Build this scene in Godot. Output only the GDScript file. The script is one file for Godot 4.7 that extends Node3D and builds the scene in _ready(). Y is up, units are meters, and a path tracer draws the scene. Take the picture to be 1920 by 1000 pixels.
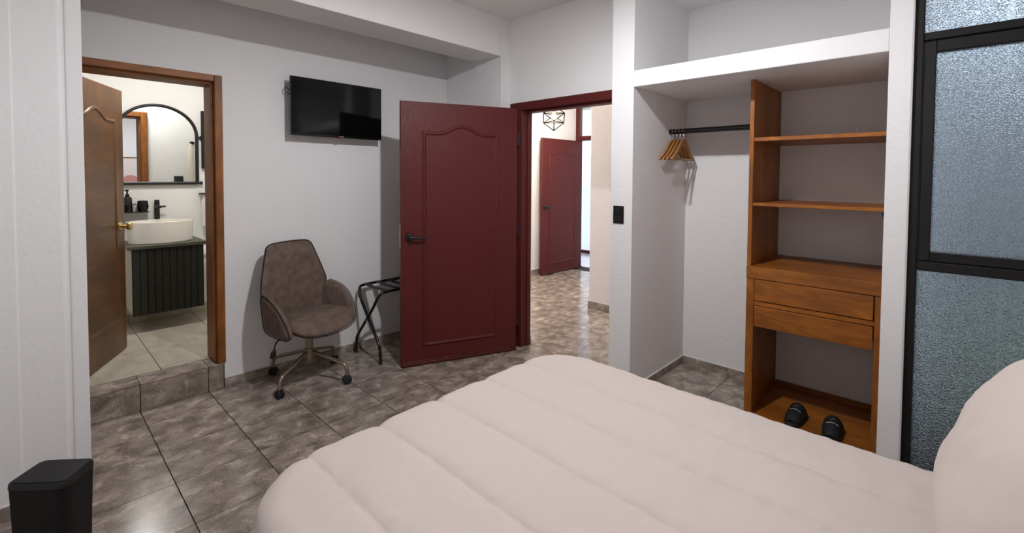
extends Node3D
# A bedroom corner: bathroom door, television wall, open red door to a hall, built-in closet, window, bed.
# x runs right along the television wall, z towards the viewer, y up. The camera stands at x = 0, z = 0.

const WALL_Z := -3.575      # face of the television wall
const EAST_X := 2.93        # face of the wall with the red door
const FRONT_X := 2.727      # face of the closet frame
const BACK_X := 3.549       # back of the closet
const CEIL_Y := 2.79
const SOUTH_Z := 0.62
const WEST_X := -0.75
const BATH_Y := 0.175
const TILE := 0.3625

var M := {}
var used := {}
var rng := RandomNumberGenerator.new()

# ---------------------------------------------------------------- geometry
class G:
	var v := PackedVector3Array()
	var n := PackedVector3Array()
	var uv := PackedVector2Array()
	var idx := PackedInt32Array()
	var xf := Transform3D()
	var off := Vector2.ZERO

	func put(p: Vector3, nn: Vector3, t: Vector2) -> void:
		v.append(xf * p)
		n.append((xf.basis * nn).normalized())
		uv.append(t + off)

	func poly(pts: Array, uvs: Array, out: Vector3) -> void:
		var nn: Vector3 = (pts[1] - pts[0]).cross(pts[2] - pts[0])
		if nn.length() < 1e-12 and pts.size() > 3:
			nn = (pts[2] - pts[0]).cross(pts[3] - pts[0])
		nn = nn.normalized()
		var flip := nn.dot(out) < 0.0
		if flip:
			nn = -nn
		var b := v.size()
		for i in pts.size():
			put(pts[i], nn, uvs[i])
		for i in range(1, pts.size() - 1):
			if flip:
				idx.append_array([b, b + i, b + i + 1])
			else:
				idx.append_array([b, b + i + 1, b + i])

	# box with chamfered edges; texture u runs along the grain axis
	func box(c: Vector3, s: Vector3, bev := 0.0, grain := 1) -> void:
		var h := s * 0.5
		bev = minf(bev, minf(h.x, minf(h.y, h.z)) * 0.9)
		var uvf := func(p: Vector3, axis: int) -> Vector2:
			var a := (axis + 1) % 3
			var b2 := (axis + 2) % 3
			if b2 == grain:
				return Vector2(p[b2], p[a] + p[axis])
			return Vector2(p[a], p[b2] + p[axis])
		var corner := func(sg: Vector3, axis: int) -> Vector3:
			var p := Vector3(sg.x * h.x, sg.y * h.y, sg.z * h.z)
			for k in 3:
				if k != axis:
					p[k] -= sg[k] * bev
			return c + p
		for axis in 3:
			var a := (axis + 1) % 3
			var b := (axis + 2) % 3
			for sgn in [-1.0, 1.0]:
				var pts := []
				var ts := []
				for q in [[-1.0, -1.0], [1.0, -1.0], [1.0, 1.0], [-1.0, 1.0]]:
					var sg := Vector3.ZERO
					sg[axis] = sgn
					sg[a] = q[0]
					sg[b] = q[1]
					var p: Vector3 = corner.call(sg, axis)
					pts.append(p)
					ts.append(uvf.call(p, axis))
				var o := Vector3.ZERO
				o[axis] = sgn
				poly(pts, ts, o)
		if bev <= 0.0:
			return
		for m in 3:
			var k := (m + 1) % 3
			var l := (m + 2) % 3
			for sk in [-1.0, 1.0]:
				for sl in [-1.0, 1.0]:
					var s1 := Vector3.ZERO
					s1[k] = sk
					s1[l] = sl
					var s2 := s1
					s1[m] = -1.0
					s2[m] = 1.0
					var pts := [corner.call(s1, k), corner.call(s2, k), corner.call(s2, l), corner.call(s1, l)]
					var ts := []
					for p in pts:
						ts.append(uvf.call(p, k))
					var o := Vector3.ZERO
					o[k] = sk
					o[l] = sl
					poly(pts, ts, o)
		for sx in [-1.0, 1.0]:
			for sy in [-1.0, 1.0]:
				for sz in [-1.0, 1.0]:
					var sg := Vector3(sx, sy, sz)
					var pts := [corner.call(sg, 0), corner.call(sg, 1), corner.call(sg, 2)]
					poly(pts, [uvf.call(pts[0], 0), uvf.call(pts[1], 0), uvf.call(pts[2], 0)], sg)

	# box given by its two extreme corners
	func span(a: Vector3, b: Vector3, bev := 0.0, grain := 1) -> void:
		box((a + b) * 0.5, (b - a).abs(), bev, grain)

	func tube(path: Array, r, sides := 10, closed := false, caps := true) -> void:
		var np := path.size()
		var t0: Vector3
		var side := Vector3.ZERO
		var rows := []
		var length := 0.0
		for i in np:
			var a: Vector3 = path[(i - 1 + np) % np] if closed or i > 0 else path[i]
			var b: Vector3 = path[(i + 1) % np] if closed or i < np - 1 else path[i]
			var t := (b - a).normalized()
			if side == Vector3.ZERO:
				side = t.cross(Vector3.UP if absf(t.y) < 0.9 else Vector3.RIGHT).normalized()
			else:
				var ax := t0.cross(t)
				if ax.length() > 1e-6:
					side = side.rotated(ax.normalized(), t0.angle_to(t))
				side = (side - t * side.dot(t)).normalized()
			t0 = t
			var up := side.cross(t).normalized()
			if i > 0:
				length += (path[i] - path[i - 1]).length()
			rows.append([path[i], side, up, r[i] if r is Array else r, length])
		if closed:
			rows.append(rows[0])
		var b0 := v.size()
		for row in rows:
			for k in sides + 1:
				var an := TAU * k / sides
				var d: Vector3 = row[1] * cos(an) + row[2] * sin(an)
				put(row[0] + d * row[3], d, Vector2(row[4], float(k) / sides * TAU * row[3]))
		var w := sides + 1
		for i in rows.size() - 1:
			for k in sides:
				var a := b0 + i * w + k
				idx.append_array([a, a + 1, a + w, a + 1, a + w + 1, a + w])
		if caps and not closed:
			for e in [0, rows.size() - 1]:
				var row: Array = rows[e]
				var o: Vector3 = (path[0] - path[1]) if e == 0 else (path[np - 1] - path[np - 2])
				var pts := []
				var ts := []
				for k in sides:
					var an := TAU * k / sides
					pts.append(row[0] + (row[1] * cos(an) + row[2] * sin(an)) * row[3])
					ts.append(Vector2(cos(an), sin(an)) * row[3])
				poly(pts, ts, o)

	# surface of revolution round the y axis at c; profile runs from bottom to top (radius, height)
	func lathe(c: Vector3, prof: Array, sides := 24, sx := 1.0, sz := 1.0) -> void:
		var m := prof.size()
		for i in m - 1:
			var a: Vector2 = prof[i]
			var b: Vector2 = prof[i + 1]
			if (b - a).length() < 1e-7:
				continue
			var seg := func(j: int) -> Vector2:
				var d: Vector2 = prof[j + 1] - prof[j]
				return Vector2(d.y, -d.x).normalized()
			var ns: Vector2 = seg.call(i)
			var na := ns
			var nb := ns
			if i > 0 and (prof[i] - prof[i - 1]).length() > 1e-7:
				var o: Vector2 = seg.call(i - 1)
				if o.dot(ns) > 0.7:
					na = (o + ns).normalized()
			if i < m - 2 and (prof[i + 2] - prof[i + 1]).length() > 1e-7:
				var o2: Vector2 = seg.call(i + 1)
				if o2.dot(ns) > 0.7:
					nb = (o2 + ns).normalized()
			var b0 := v.size()
			for k in sides + 1:
				var an := TAU * k / sides
				var cs := cos(an)
				var sn := sin(an)
				put(c + Vector3(a.x * cs * sx, a.y, a.x * sn * sz), Vector3(na.x * cs / sx, na.y, na.x * sn / sz), Vector2(float(k) / sides, a.y))
				put(c + Vector3(b.x * cs * sx, b.y, b.x * sn * sz), Vector3(nb.x * cs / sx, nb.y, nb.x * sn / sz), Vector2(float(k) / sides, b.y))
			for k in sides:
				var q := b0 + k * 2
				idx.append_array([q, q + 2, q + 1, q + 2, q + 3, q + 1])

	# smooth surface through f(i, j); the outside is on the side of d(i) x d(j)
	func grid(nu: int, nv: int, f: Callable, wrap_u := false, wrap_v := false, flip := false, uvf = null) -> void:
		var pts := PackedVector3Array()
		for i in nu:
			for j in nv:
				pts.append(f.call(i, j))
		var b0 := v.size()
		for i in nu:
			for j in nv:
				var i0 := i - 1 if i > 0 else (nu - 2 if wrap_u else 0)
				var i1 := i + 1 if i < nu - 1 else (1 if wrap_u else nu - 1)
				var j0 := j - 1 if j > 0 else (nv - 2 if wrap_v else 0)
				var j1 := j + 1 if j < nv - 1 else (1 if wrap_v else nv - 1)
				var nn := (pts[i1 * nv + j] - pts[i0 * nv + j]).cross(pts[i * nv + j1] - pts[i * nv + j0])
				if nn.length() < 1e-14:
					var jm := clampi(j, 1, nv - 2)
					var im := clampi(i, 1, nu - 2)
					nn = (pts[mini(im + 1, nu - 1) * nv + jm] - pts[(im - 1) * nv + jm]).cross(pts[im * nv + mini(jm + 1, nv - 1)] - pts[im * nv + jm - 1])
				if flip:
					nn = -nn
				var t: Vector2 = uvf.call(i, j) if uvf != null else Vector2(float(i) / nu, float(j) / nv)
				put(pts[i * nv + j], nn, t)
		for i in nu - 1:
			for j in nv - 1:
				var a := b0 + i * nv + j
				if flip:
					idx.append_array([a, a + nv, a + 1, a + nv, a + nv + 1, a + 1])
				else:
					idx.append_array([a, a + 1, a + nv, a + nv, a + 1, a + nv + 1])

	# cushion: a smooth closed outline (x, y), thick in the middle, mapped to space by place(x, y, offset)
	func slab(outline: Array, thick: float, place: Callable, rings := 8, power := 4.0, scale_uv := 1.0) -> void:
		var c := Vector2.ZERO
		for p in outline:
			c += p
		c /= outline.size()
		var m := outline.size() + 1
		var ks := []
		for r in rings + 1:
			ks.append(sin(PI * 0.5 * r / rings))
		var f := func(i: int, j: int) -> Vector3:
			var p: Vector2 = outline[j % outline.size()]
			var up := i <= rings
			var k: float = ks[i] if up else ks[2 * rings - i]
			var q := c + (p - c) * maxf(k, 0.001)
			var o := thick * 0.5 * pow(maxf(0.0, 1.0 - pow(k, power)), 0.5)
			return place.call(q.x, q.y, o if up else -o)
		var u := func(i: int, j: int) -> Vector2:
			var p: Vector2 = outline[j % outline.size()]
			var k: float = ks[i] if i <= rings else ks[2 * rings - i]
			return (c + (p - c) * k) * scale_uv
		grid(2 * rings + 1, m, f, false, true, false, u)

	# outline (x, y) swept from z = 0 to z = depth
	func extrude(outline: Array, depth: float, smooth := false) -> void:
		var m := outline.size()
		var area := 0.0
		for i in m:
			area += outline[i].cross(outline[(i + 1) % m])
		if area < 0:
			outline = outline.duplicate()
			outline.reverse()
		var tri := Geometry2D.triangulate_polygon(PackedVector2Array(outline))
		for z in [0.0, depth]:
			var b := v.size()
			var nn := Vector3(0, 0, signf(depth) if z == depth else -signf(depth))
			for p in outline:
				put(Vector3(p.x, p.y, z), nn, p)
			for t in tri.size() / 3:
				var a: Vector2 = outline[tri[t * 3]]
				var bb: Vector2 = outline[tri[t * 3 + 1]]
				var cc: Vector2 = outline[tri[t * 3 + 2]]
				var ccw := (bb - a).cross(cc - a) > 0
				if ccw == (nn.z > 0):
					idx.append_array([b + tri[t * 3], b + tri[t * 3 + 2], b + tri[t * 3 + 1]])
				else:
					idx.append_array([b + tri[t * 3], b + tri[t * 3 + 1], b + tri[t * 3 + 2]])
		var length := 0.0
		for i in m:
			var a: Vector2 = outline[i]
			var b2: Vector2 = outline[(i + 1) % m]
			var d := b2 - a
			var nn := Vector3(d.y, -d.x, 0).normalized()
			var na := nn
			var nb := nn
			if smooth:
				var dp: Vector2 = a - outline[(i - 1 + m) % m]
				var dn: Vector2 = outline[(i + 2) % m] - b2
				var n0 := Vector3(dp.y, -dp.x, 0).normalized()
				var n1 := Vector3(dn.y, -dn.x, 0).normalized()
				if n0.dot(nn) > 0.6:
					na = (n0 + nn).normalized()
				if n1.dot(nn) > 0.6:
					nb = (n1 + nn).normalized()
			var q := v.size()
			put(Vector3(a.x, a.y, 0), na, Vector2(length, 0))
			put(Vector3(b2.x, b2.y, 0), nb, Vector2(length + d.length(), 0))
			put(Vector3(b2.x, b2.y, depth), nb, Vector2(length + d.length(), depth))
			put(Vector3(a.x, a.y, depth), na, Vector2(length, depth))
			length += d.length()
			if depth > 0:
				idx.append_array([q, q + 2, q + 1, q, q + 3, q + 2])
			else:
				idx.append_array([q, q + 1, q + 2, q, q + 2, q + 3])

	func mesh() -> ArrayMesh:
		var a := []
		a.resize(Mesh.ARRAY_MAX)
		a[Mesh.ARRAY_VERTEX] = v
		a[Mesh.ARRAY_NORMAL] = n
		a[Mesh.ARRAY_TEX_UV] = uv
		a[Mesh.ARRAY_INDEX] = idx
		var m := ArrayMesh.new()
		m.add_surface_from_arrays(Mesh.PRIMITIVE_TRIANGLES, a)
		return m


# ---------------------------------------------------------------- naming helpers
func numbered(called: String) -> String:
	var k: int = used.get(called, 0)
	used[called] = k + 1
	return called if k == 0 else "%s_%03d" % [called, k]

func obj(called: String, g: G, m: Material, parent: Node = null) -> MeshInstance3D:
	var o := MeshInstance3D.new()
	o.mesh = g.mesh()
	o.material_override = m
	if parent == null:
		o.name = numbered(called)
		add_child(o)
	else:
		o.name = called
		parent.add_child(o, true)
	return o

func inst(called: String, mesh: Mesh, m: Material, parent: Node, at := Transform3D()) -> MeshInstance3D:
	var o := MeshInstance3D.new()
	o.mesh = mesh
	o.material_override = m
	o.name = called
	parent.add_child(o, true)
	o.transform = at
	return o

func tag(o: Node, label: String, category: String, group := "") -> Node:
	o.set_meta("label", label)
	o.set_meta("category", category)
	if group:
		o.set_meta("group", group)
	return o

func thing(called: String, label: String, category: String, at := Vector3.ZERO, turn := 0.0, group := "") -> Node3D:
	var o := Node3D.new()
	o.name = numbered(called)
	add_child(o)
	o.position = at
	o.rotation.y = turn
	tag(o, label, category, group)
	return o

func struct(called: String, label: String) -> Node3D:
	var o := Node3D.new()
	o.name = numbered(called)
	add_child(o)
	o.set_meta("kind", "structure")
	o.set_meta("label", label)
	return o

func structure(called: String, g: G, m: Material, label: String) -> MeshInstance3D:
	var o := obj(called, g, m)
	o.set_meta("kind", "structure")
	o.set_meta("label", label)
	return o

func boxes(list: Array, bev := 0.003) -> G:
	var g := G.new()
	for b in list:
		g.span(b[0], b[1], bev)
	return g

func lamp(at: Vector3, energy: float, color: Color, size: float, parent: Node) -> OmniLight3D:
	var l := OmniLight3D.new()
	l.name = "light"
	parent.add_child(l, true)
	l.position = at
	l.light_energy = energy
	l.light_color = color
	l.light_size = size
	l.omni_range = 14.0
	l.omni_attenuation = 2.0
	l.shadow_enabled = true
	return l

func rounded_rect(hw: float, hh: float, r: float, seg := 5) -> Array:
	var pts := []
	for q in 4:
		var cx := (hw - r) * (1 if q == 0 or q == 3 else -1)
		var cy := (hh - r) * (1 if q < 2 else -1)
		for k in seg + 1:
			var a := PI * 0.5 * (q + float(k) / seg)
			pts.append(Vector2(cx + cos(a) * r, cy + sin(a) * r))
	return pts

func smooth_path(pts: Array, steps := 6, closed := false) -> Array:
	var out := []
	var m := pts.size()
	var last := m if closed else m - 1
	for i in last:
		var p0 = pts[(i - 1 + m) % m] if closed or i > 0 else pts[0]
		var p1 = pts[i]
		var p2 = pts[(i + 1) % m]
		var p3 = pts[(i + 2) % m] if closed or i < m - 2 else pts[m - 1]
		for k in steps:
			var t := float(k) / steps
			out.append(0.5 * ((2.0 * p1) + (p2 - p0) * t + (2.0 * p0 - 5.0 * p1 + 4.0 * p2 - p3) * t * t + (3.0 * p1 - p0 - 3.0 * p2 + p3) * t * t * t))
	if not closed:
		out.append(pts[m - 1])
	return out

# ---------------------------------------------------------------- materials
func noise(seed_: int, freq: float, octaves := 4, type := FastNoiseLite.TYPE_SIMPLEX_SMOOTH) -> FastNoiseLite:
	var f := FastNoiseLite.new()
	f.seed = seed_
	f.noise_type = type
	f.frequency = freq
	f.fractal_octaves = octaves
	return f

func noise_tex(f: FastNoiseLite, size := 512, normal := false, bump := 4.0) -> NoiseTexture2D:
	var t := NoiseTexture2D.new()
	t.width = size
	t.height = size
	t.seamless = true
	t.noise = f
	t.as_normal_map = normal
	t.bump_strength = bump
	return t

func mat(color: Color, rough := 0.6, metal := 0.0, spec := 0.5) -> StandardMaterial3D:
	var m := StandardMaterial3D.new()
	m.albedo_color = color
	m.roughness = rough
	m.metallic = metal
	m.metallic_specular = spec
	return m

func bumpy(m: StandardMaterial3D, t: Texture2D, amount: float, scale := Vector3.ONE, triplanar := true) -> StandardMaterial3D:
	m.normal_enabled = true
	m.normal_texture = t
	m.normal_scale = amount
	m.uv1_scale = scale
	m.uv1_triplanar = triplanar
	m.uv1_world_triplanar = false
	return m

# image from a function of (u, v) in 0..1 giving a colour; sizes are small so that the script stays quick
func image_tex(w: int, h: int, f: Callable) -> ImageTexture:
	var bytes := PackedByteArray()
	bytes.resize(w * h * 3)
	var k := 0
	for y in h:
		for x in w:
			var c: Color = f.call(float(x) / w, float(y) / h)
			bytes[k] = int(clampf(c.r, 0, 1) * 255.0)
			bytes[k + 1] = int(clampf(c.g, 0, 1) * 255.0)
			bytes[k + 2] = int(clampf(c.b, 0, 1) * 255.0)
			k += 3
	return ImageTexture.create_from_image(Image.create_from_data(w, h, false, Image.FORMAT_RGB8, bytes))

func make_materials() -> void:
	var plaster := noise_tex(noise(3, 0.035, 5), 512, true, 6.0)
	M.wall = bumpy(mat(Color(0.925, 0.92, 0.92), 0.85, 0.0, 0.35), plaster, 0.12, Vector3(1.6, 1.6, 1.6))
	M.wall.uv1_world_triplanar = true
	M.ceiling = bumpy(mat(Color(0.955, 0.94, 0.935), 0.9, 0.0, 0.3), plaster, 0.1, Vector3(1.2, 1.2, 1.2))
	M.ceiling.uv1_world_triplanar = true
	M.wall_hall = bumpy(mat(Color(0.89, 0.87, 0.875), 0.8, 0.0, 0.35), plaster, 0.1, Vector3(1.6, 1.6, 1.6))
	M.wall_hall.uv1_world_triplanar = true
	M.bath_wall = mat(Color(0.93, 0.925, 0.91), 0.6)
	M.white = mat(Color(0.92, 0.91, 0.90), 0.6)
	M.caulk = mat(Color(0.88, 0.865, 0.85), 0.7)

	# floor tile: grey-brown stone with cloudy patches and pale streaks
	var cloud := noise(11, 1.0, 5)
	var streak := noise(12, 1.0, 5)
	var warp := noise(13, 1.0, 3)
	var fine := noise(14, 1.0, 3)
	var vein := noise(15, 1.0, 5)
	vein.fractal_type = FastNoiseLite.FRACTAL_RIDGED
	M.tile_tex = image_tex(1024, 1024, func(u: float, v: float) -> Color:
		var wu := u + 0.05 * warp.get_noise_2d(u * 6.0, v * 6.0) + 0.012 * warp.get_noise_2d(u * 31.0, v * 31.0)
		var wv := v + 0.05 * warp.get_noise_2d(u * 6.0 + 40.0, v * 6.0) + 0.012 * warp.get_noise_2d(u * 31.0 + 9.0, v * 31.0)
		var c := cloud.get_noise_2d(wu * 6.0, wv * 8.0)
		var p := wu + wv * 0.5
		var q := wv - wu * 0.38
		var s := maxf(0.0, vein.get_noise_2d(p * 4.5, q * 11.0))
		var d := 1.0 - absf(streak.get_noise_2d(p * 6.0 + 90.0, q * 13.0 + 30.0))
		var fi := fine.get_noise_2d(p * 70.0, q * 150.0)
		var t := 0.40 + 0.50 * c + 0.62 * s * s * (0.55 + c) - 0.30 * pow(d, 26.0) * (0.7 - c) + 0.30 * fi
		return Color(0.43, 0.397, 0.372).lerp(Color(0.785, 0.752, 0.722), clampf(t, 0.0, 1.0)))
	M.tile = mat(Color(1.0, 0.975, 0.955), 0.17, 0.0, 0.5)
	M.tile.albedo_texture = M.tile_tex
	M.tile.uv1_scale = Vector3(0.9, 0.9, 1)
	M.skirting = mat(Color(1.0, 0.975, 0.955), 0.4, 0.0, 0.5)
	M.skirting.albedo_texture = M.tile_tex
	M.skirting.uv1_scale = Vector3(0.9, 0.9, 1)
	M.grout = mat(Color(0.22, 0.20, 0.19), 0.9)
	M.bath_tile = mat(Color(0.78, 0.755, 0.70), 0.35)
	M.bath_tile.albedo_texture = image_tex(256, 256, func(u: float, v: float) -> Color:
		var t := 0.9 + 0.12 * cloud.get_noise_2d(u * 7.0, v * 3.0) + 0.05 * fine.get_noise_2d(u * 90.0, v * 20.0)
		return Color(t, t * 0.99, t * 0.97))
	M.bath_grout = mat(Color(0.36, 0.34, 0.32), 0.9)

	# wood: grain runs along u
	var ring := noise(21, 1.0, 3)
	var pore := noise(22, 1.0, 3)
	# repeats without a seam: u goes round a circle, v fades into its own start
	var loop := func(f: FastNoiseLite, u: float, v: float, ku: float, kv: float, shift: float) -> float:
		var x := cos(u * TAU) * ku / TAU + shift
		var y := sin(u * TAU) * ku / TAU
		return lerpf(f.get_noise_3d(x, y, v * kv), f.get_noise_3d(x, y, (v - 1.0) * kv), smoothstep(0.75, 1.0, v))
	var wood := image_tex(512, 512, func(u: float, v: float) -> Color:
		var w: float = loop.call(ring, u, v, 2.2, 5.0, 0.0)
		var lines := 0.5 + 0.5 * sin((v * 7.0 + w * 1.7) * TAU)
		var p: float = loop.call(pore, u, v, 14.0, 190.0, 3.0)
		var big: float = loop.call(ring, u, v, 1.6, 3.0, 50.0)
		var t := 0.78 + 0.16 * big + 0.09 * (lines - 0.5) + 0.10 * p
		return Color(t, t * (0.93 + 0.07 * t), t * (0.86 + 0.14 * t)))
	for w in [["wood", Color(0.73, 0.435, 0.13), 0.42], ["wood_frame", Color(0.68, 0.415, 0.155), 0.5], ["wood_door", Color(0.45, 0.30, 0.155), 0.34], ["hanger_wood", Color(0.86, 0.60, 0.30), 0.45], ["art_wood", Color(0.72, 0.52, 0.34), 0.5]]:
		var m := mat(w[1], w[2])
		m.albedo_texture = wood
		m.uv1_scale = Vector3(1.0, 1.6, 1)
		M[w[0]] = m
	# painted red doors: brush marks along the door's height
	var brush := noise_tex(noise(31, 0.02, 4), 512, true, 5.0)
	M.red = mat(Color(0.325, 0.103, 0.095), 0.48, 0.0, 0.4)
	M.red.normal_enabled = true
	M.red.normal_texture = brush
	M.red.normal_scale = 0.25
	M.red.uv1_scale = Vector3(0.6, 7.0, 1)

	M.black = mat(Color(0.075, 0.07, 0.075), 0.45)
	M.cage = mat(Color(0.03, 0.022, 0.018), 1.0, 0.0, 0.0)
	M.black_gloss = mat(Color(0.065, 0.06, 0.065), 0.22)
	M.black_rubber = mat(Color(0.09, 0.088, 0.09), 0.7)
	M.black_frame = mat(Color(0.085, 0.078, 0.078), 0.5, 0.0, 0.4)
	M.bin = bumpy(mat(Color(0.065, 0.06, 0.063), 0.5, 0.0, 0.4), noise_tex(noise(41, 0.2, 3), 256, true, 3.0), 0.2, Vector3(6, 6, 6))
	M.bin_rim = mat(Color(0.12, 0.117, 0.117), 0.4)
	M.screen = mat(Color(0.035, 0.032, 0.035), 0.09, 0.0, 0.42)
	M.brass = mat(Color(0.86, 0.76, 0.52), 0.15, 1.0)
	M.chrome = mat(Color(0.80, 0.79, 0.78), 0.2, 1.0)
	M.champagne = mat(Color(0.62, 0.57, 0.49), 0.32, 0.85)
	M.mirror = mat(Color(0.95, 0.96, 0.955), 0.0, 1.0)
	M.ceramic = mat(Color(0.93, 0.91, 0.87), 0.18)
	M.towel = bumpy(mat(Color(0.90, 0.885, 0.86), 0.95), noise_tex(noise(42, 0.25, 2), 256, true, 6.0), 0.6, Vector3(8, 8, 8))
	M.paper = mat(Color(0.93, 0.925, 0.915), 0.9)
	M.green = mat(Color(0.145, 0.145, 0.115), 0.6, 0.0, 0.35)
	M.green_top = mat(Color(0.27, 0.27, 0.21), 0.45)
	M.melamine = mat(Color(0.84, 0.80, 0.73), 0.6)

	# suede-like chair cover with mottled nap
	var nap := noise(51, 1.0, 4)
	M.suede = mat(Color(0.92, 0.90, 0.88), 0.85)
	M.suede.albedo_texture = image_tex(384, 384, func(u: float, v: float) -> Color:
		var t := 0.5 + 0.75 * nap.get_noise_2d(u * 9.0, v * 9.0) + 0.3 * nap.get_noise_2d(u * 60.0 + 9.0, v * 60.0)
		return Color(0.395, 0.335, 0.31).lerp(Color(0.51, 0.445, 0.41), clampf(t, 0, 1)))
	M.suede.uv1_scale = Vector3(1.3, 1.3, 1)
	M.piping = mat(Color(0.20, 0.165, 0.15), 0.9, 0.0, 0.15)

	var weave := noise_tex(noise(61, 0.12, 3), 512, true, 2.5)
	M.duvet = bumpy(mat(Color(0.80, 0.752, 0.728), 0.88, 0.0, 0.3), weave, 0.16, Vector3(5, 5, 5))
	M.duvet.rim_enabled = true
	M.duvet.rim = 0.3
	M.mattress = mat(Color(0.88, 0.87, 0.85), 0.9)
	M.upholstery = mat(Color(0.16, 0.15, 0.15), 0.85)

	# pebbled glass of the window
	var pebble := noise_tex(noise(71, 0.055, 2), 512, true, 9.0)
	M.glass = mat(Color(0.97, 0.985, 0.985, 0.0), 0.2)
	M.glass.transparency = BaseMaterial3D.TRANSPARENCY_ALPHA
	M.glass.refraction_enabled = true
	M.glass.refraction_scale = 0.05
	bumpy(M.glass, pebble, 1.3, Vector3(3.2, 3.2, 3.2))
	M.clear_glass = mat(Color(1, 1, 1, 0.05), 0.05)
	M.clear_glass.transparency = BaseMaterial3D.TRANSPARENCY_ALPHA
	M.dark_glass = mat(Color(0.06, 0.06, 0.07), 0.12)
	M.concrete = bumpy(mat(Color(0.60, 0.615, 0.62), 0.9), plaster, 0.6, Vector3(0.7, 0.7, 0.7))
	M.leaf = mat(Color(0.60, 0.66, 0.48), 0.6)

func glow(color: Color, energy: float) -> StandardMaterial3D:
	var m := mat(color, 0.4)
	m.emission_enabled = true
	m.emission = color
	m.emission_energy_multiplier = energy
	return m

# ---------------------------------------------------------------- scene
func _ready() -> void:
	rng.seed = 7
	view_and_sky()
	make_materials()
	build_room()
	build_floors()
	build_bathroom()
	build_hall()
	build_window()
	build_closet()
	bathroom_door()
	red_door(Transform3D(Basis(), Vector3.ZERO))
	bed()
	television()
	office_chair()
	luggage_rack()
	waste_bin()
	hangers_and_rod()
	slippers()
	small_things()

func view_and_sky() -> void:
	var cam := Camera3D.new()
	cam.name = "camera"
	add_child(cam)
	var f := 875.405
	cam.near = 0.05
	cam.far = 120.0
	cam.projection = Camera3D.PROJECTION_FRUSTUM
	cam.keep_aspect = Camera3D.KEEP_HEIGHT
	cam.size = cam.near * 1000.0 / f
	cam.frustum_offset = Vector2(0.0, -cam.near * (500.0 - 358.605) / f)
	cam.position = Vector3(0, 1.45, 0)
	cam.basis = Basis(Vector3.UP, -0.809203) * Basis(Vector3.RIGHT, -0.03303) * Basis(Vector3.BACK, 0.0061935)
	cam.current = true

	var env := Environment.new()
	env.background_mode = Environment.BG_SKY
	var sky := Sky.new()
	var sm := ProceduralSkyMaterial.new()
	sm.sky_top_color = Color(0.74, 0.81, 0.90)
	sm.sky_horizon_color = Color(0.88, 0.91, 0.95)
	sm.ground_horizon_color = Color(0.84, 0.86, 0.89)
	sm.ground_bottom_color = Color(0.55, 0.55, 0.55)
	sm.sky_energy_multiplier = 1.0
	sm.ground_energy_multiplier = 1.0
	sky.sky_material = sm
	env.sky = sky
	env.background_energy_multiplier = 2.15
	env.tonemap_mode = Environment.TONE_MAPPER_LINEAR
	env.tonemap_exposure = 1.0
	env.sdfgi_enabled = true
	env.ssao_enabled = true
	env.ssil_enabled = true
	var we := WorldEnvironment.new()
	we.name = "environment"
	we.environment = env
	add_child(we)

	# the bedroom's ceiling lamp, above the picture: a bulb in a shallow metal drum open below
	var t := thing("ceiling_lamp", "shallow white drum lamp with a globe bulb on the bedroom ceiling", "lamp", Vector3(1.37, CEIL_Y, -1.15))
	var g := G.new()
	g.lathe(Vector3.ZERO, [Vector2(0.128, -0.099), Vector2(0.130, -0.099), Vector2(0.130, -0.002), Vector2(0.0, -0.002), Vector2(0.0, -0.006), Vector2(0.128, -0.006), Vector2(0.128, -0.099)], 40)
	obj("drum", g, mat(Color(0.9, 0.9, 0.9), 0.6), t)
	g = G.new()
	g.lathe(Vector3.ZERO, [Vector2(0.0, -0.045), Vector2(0.02, -0.045), Vector2(0.02, -0.006)], 20)
	obj("socket", g, mat(Color(0.9, 0.9, 0.9), 0.6), t)
	g = G.new()
	var prof := []
	for k in 13:
		var a := PI * k / 12.0
		prof.append(Vector2(sin(a) * 0.042, -0.072 - cos(a) * 0.042))
	g.lathe(Vector3.ZERO, prof, 24)
	obj("bulb", g, glow(Color(1.0, 0.98, 0.955), 6.0), t)
	lamp(Vector3(0, -0.072, 0), 3.0, Color(0.99, 0.99, 1.0), 0.042, t)

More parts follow.
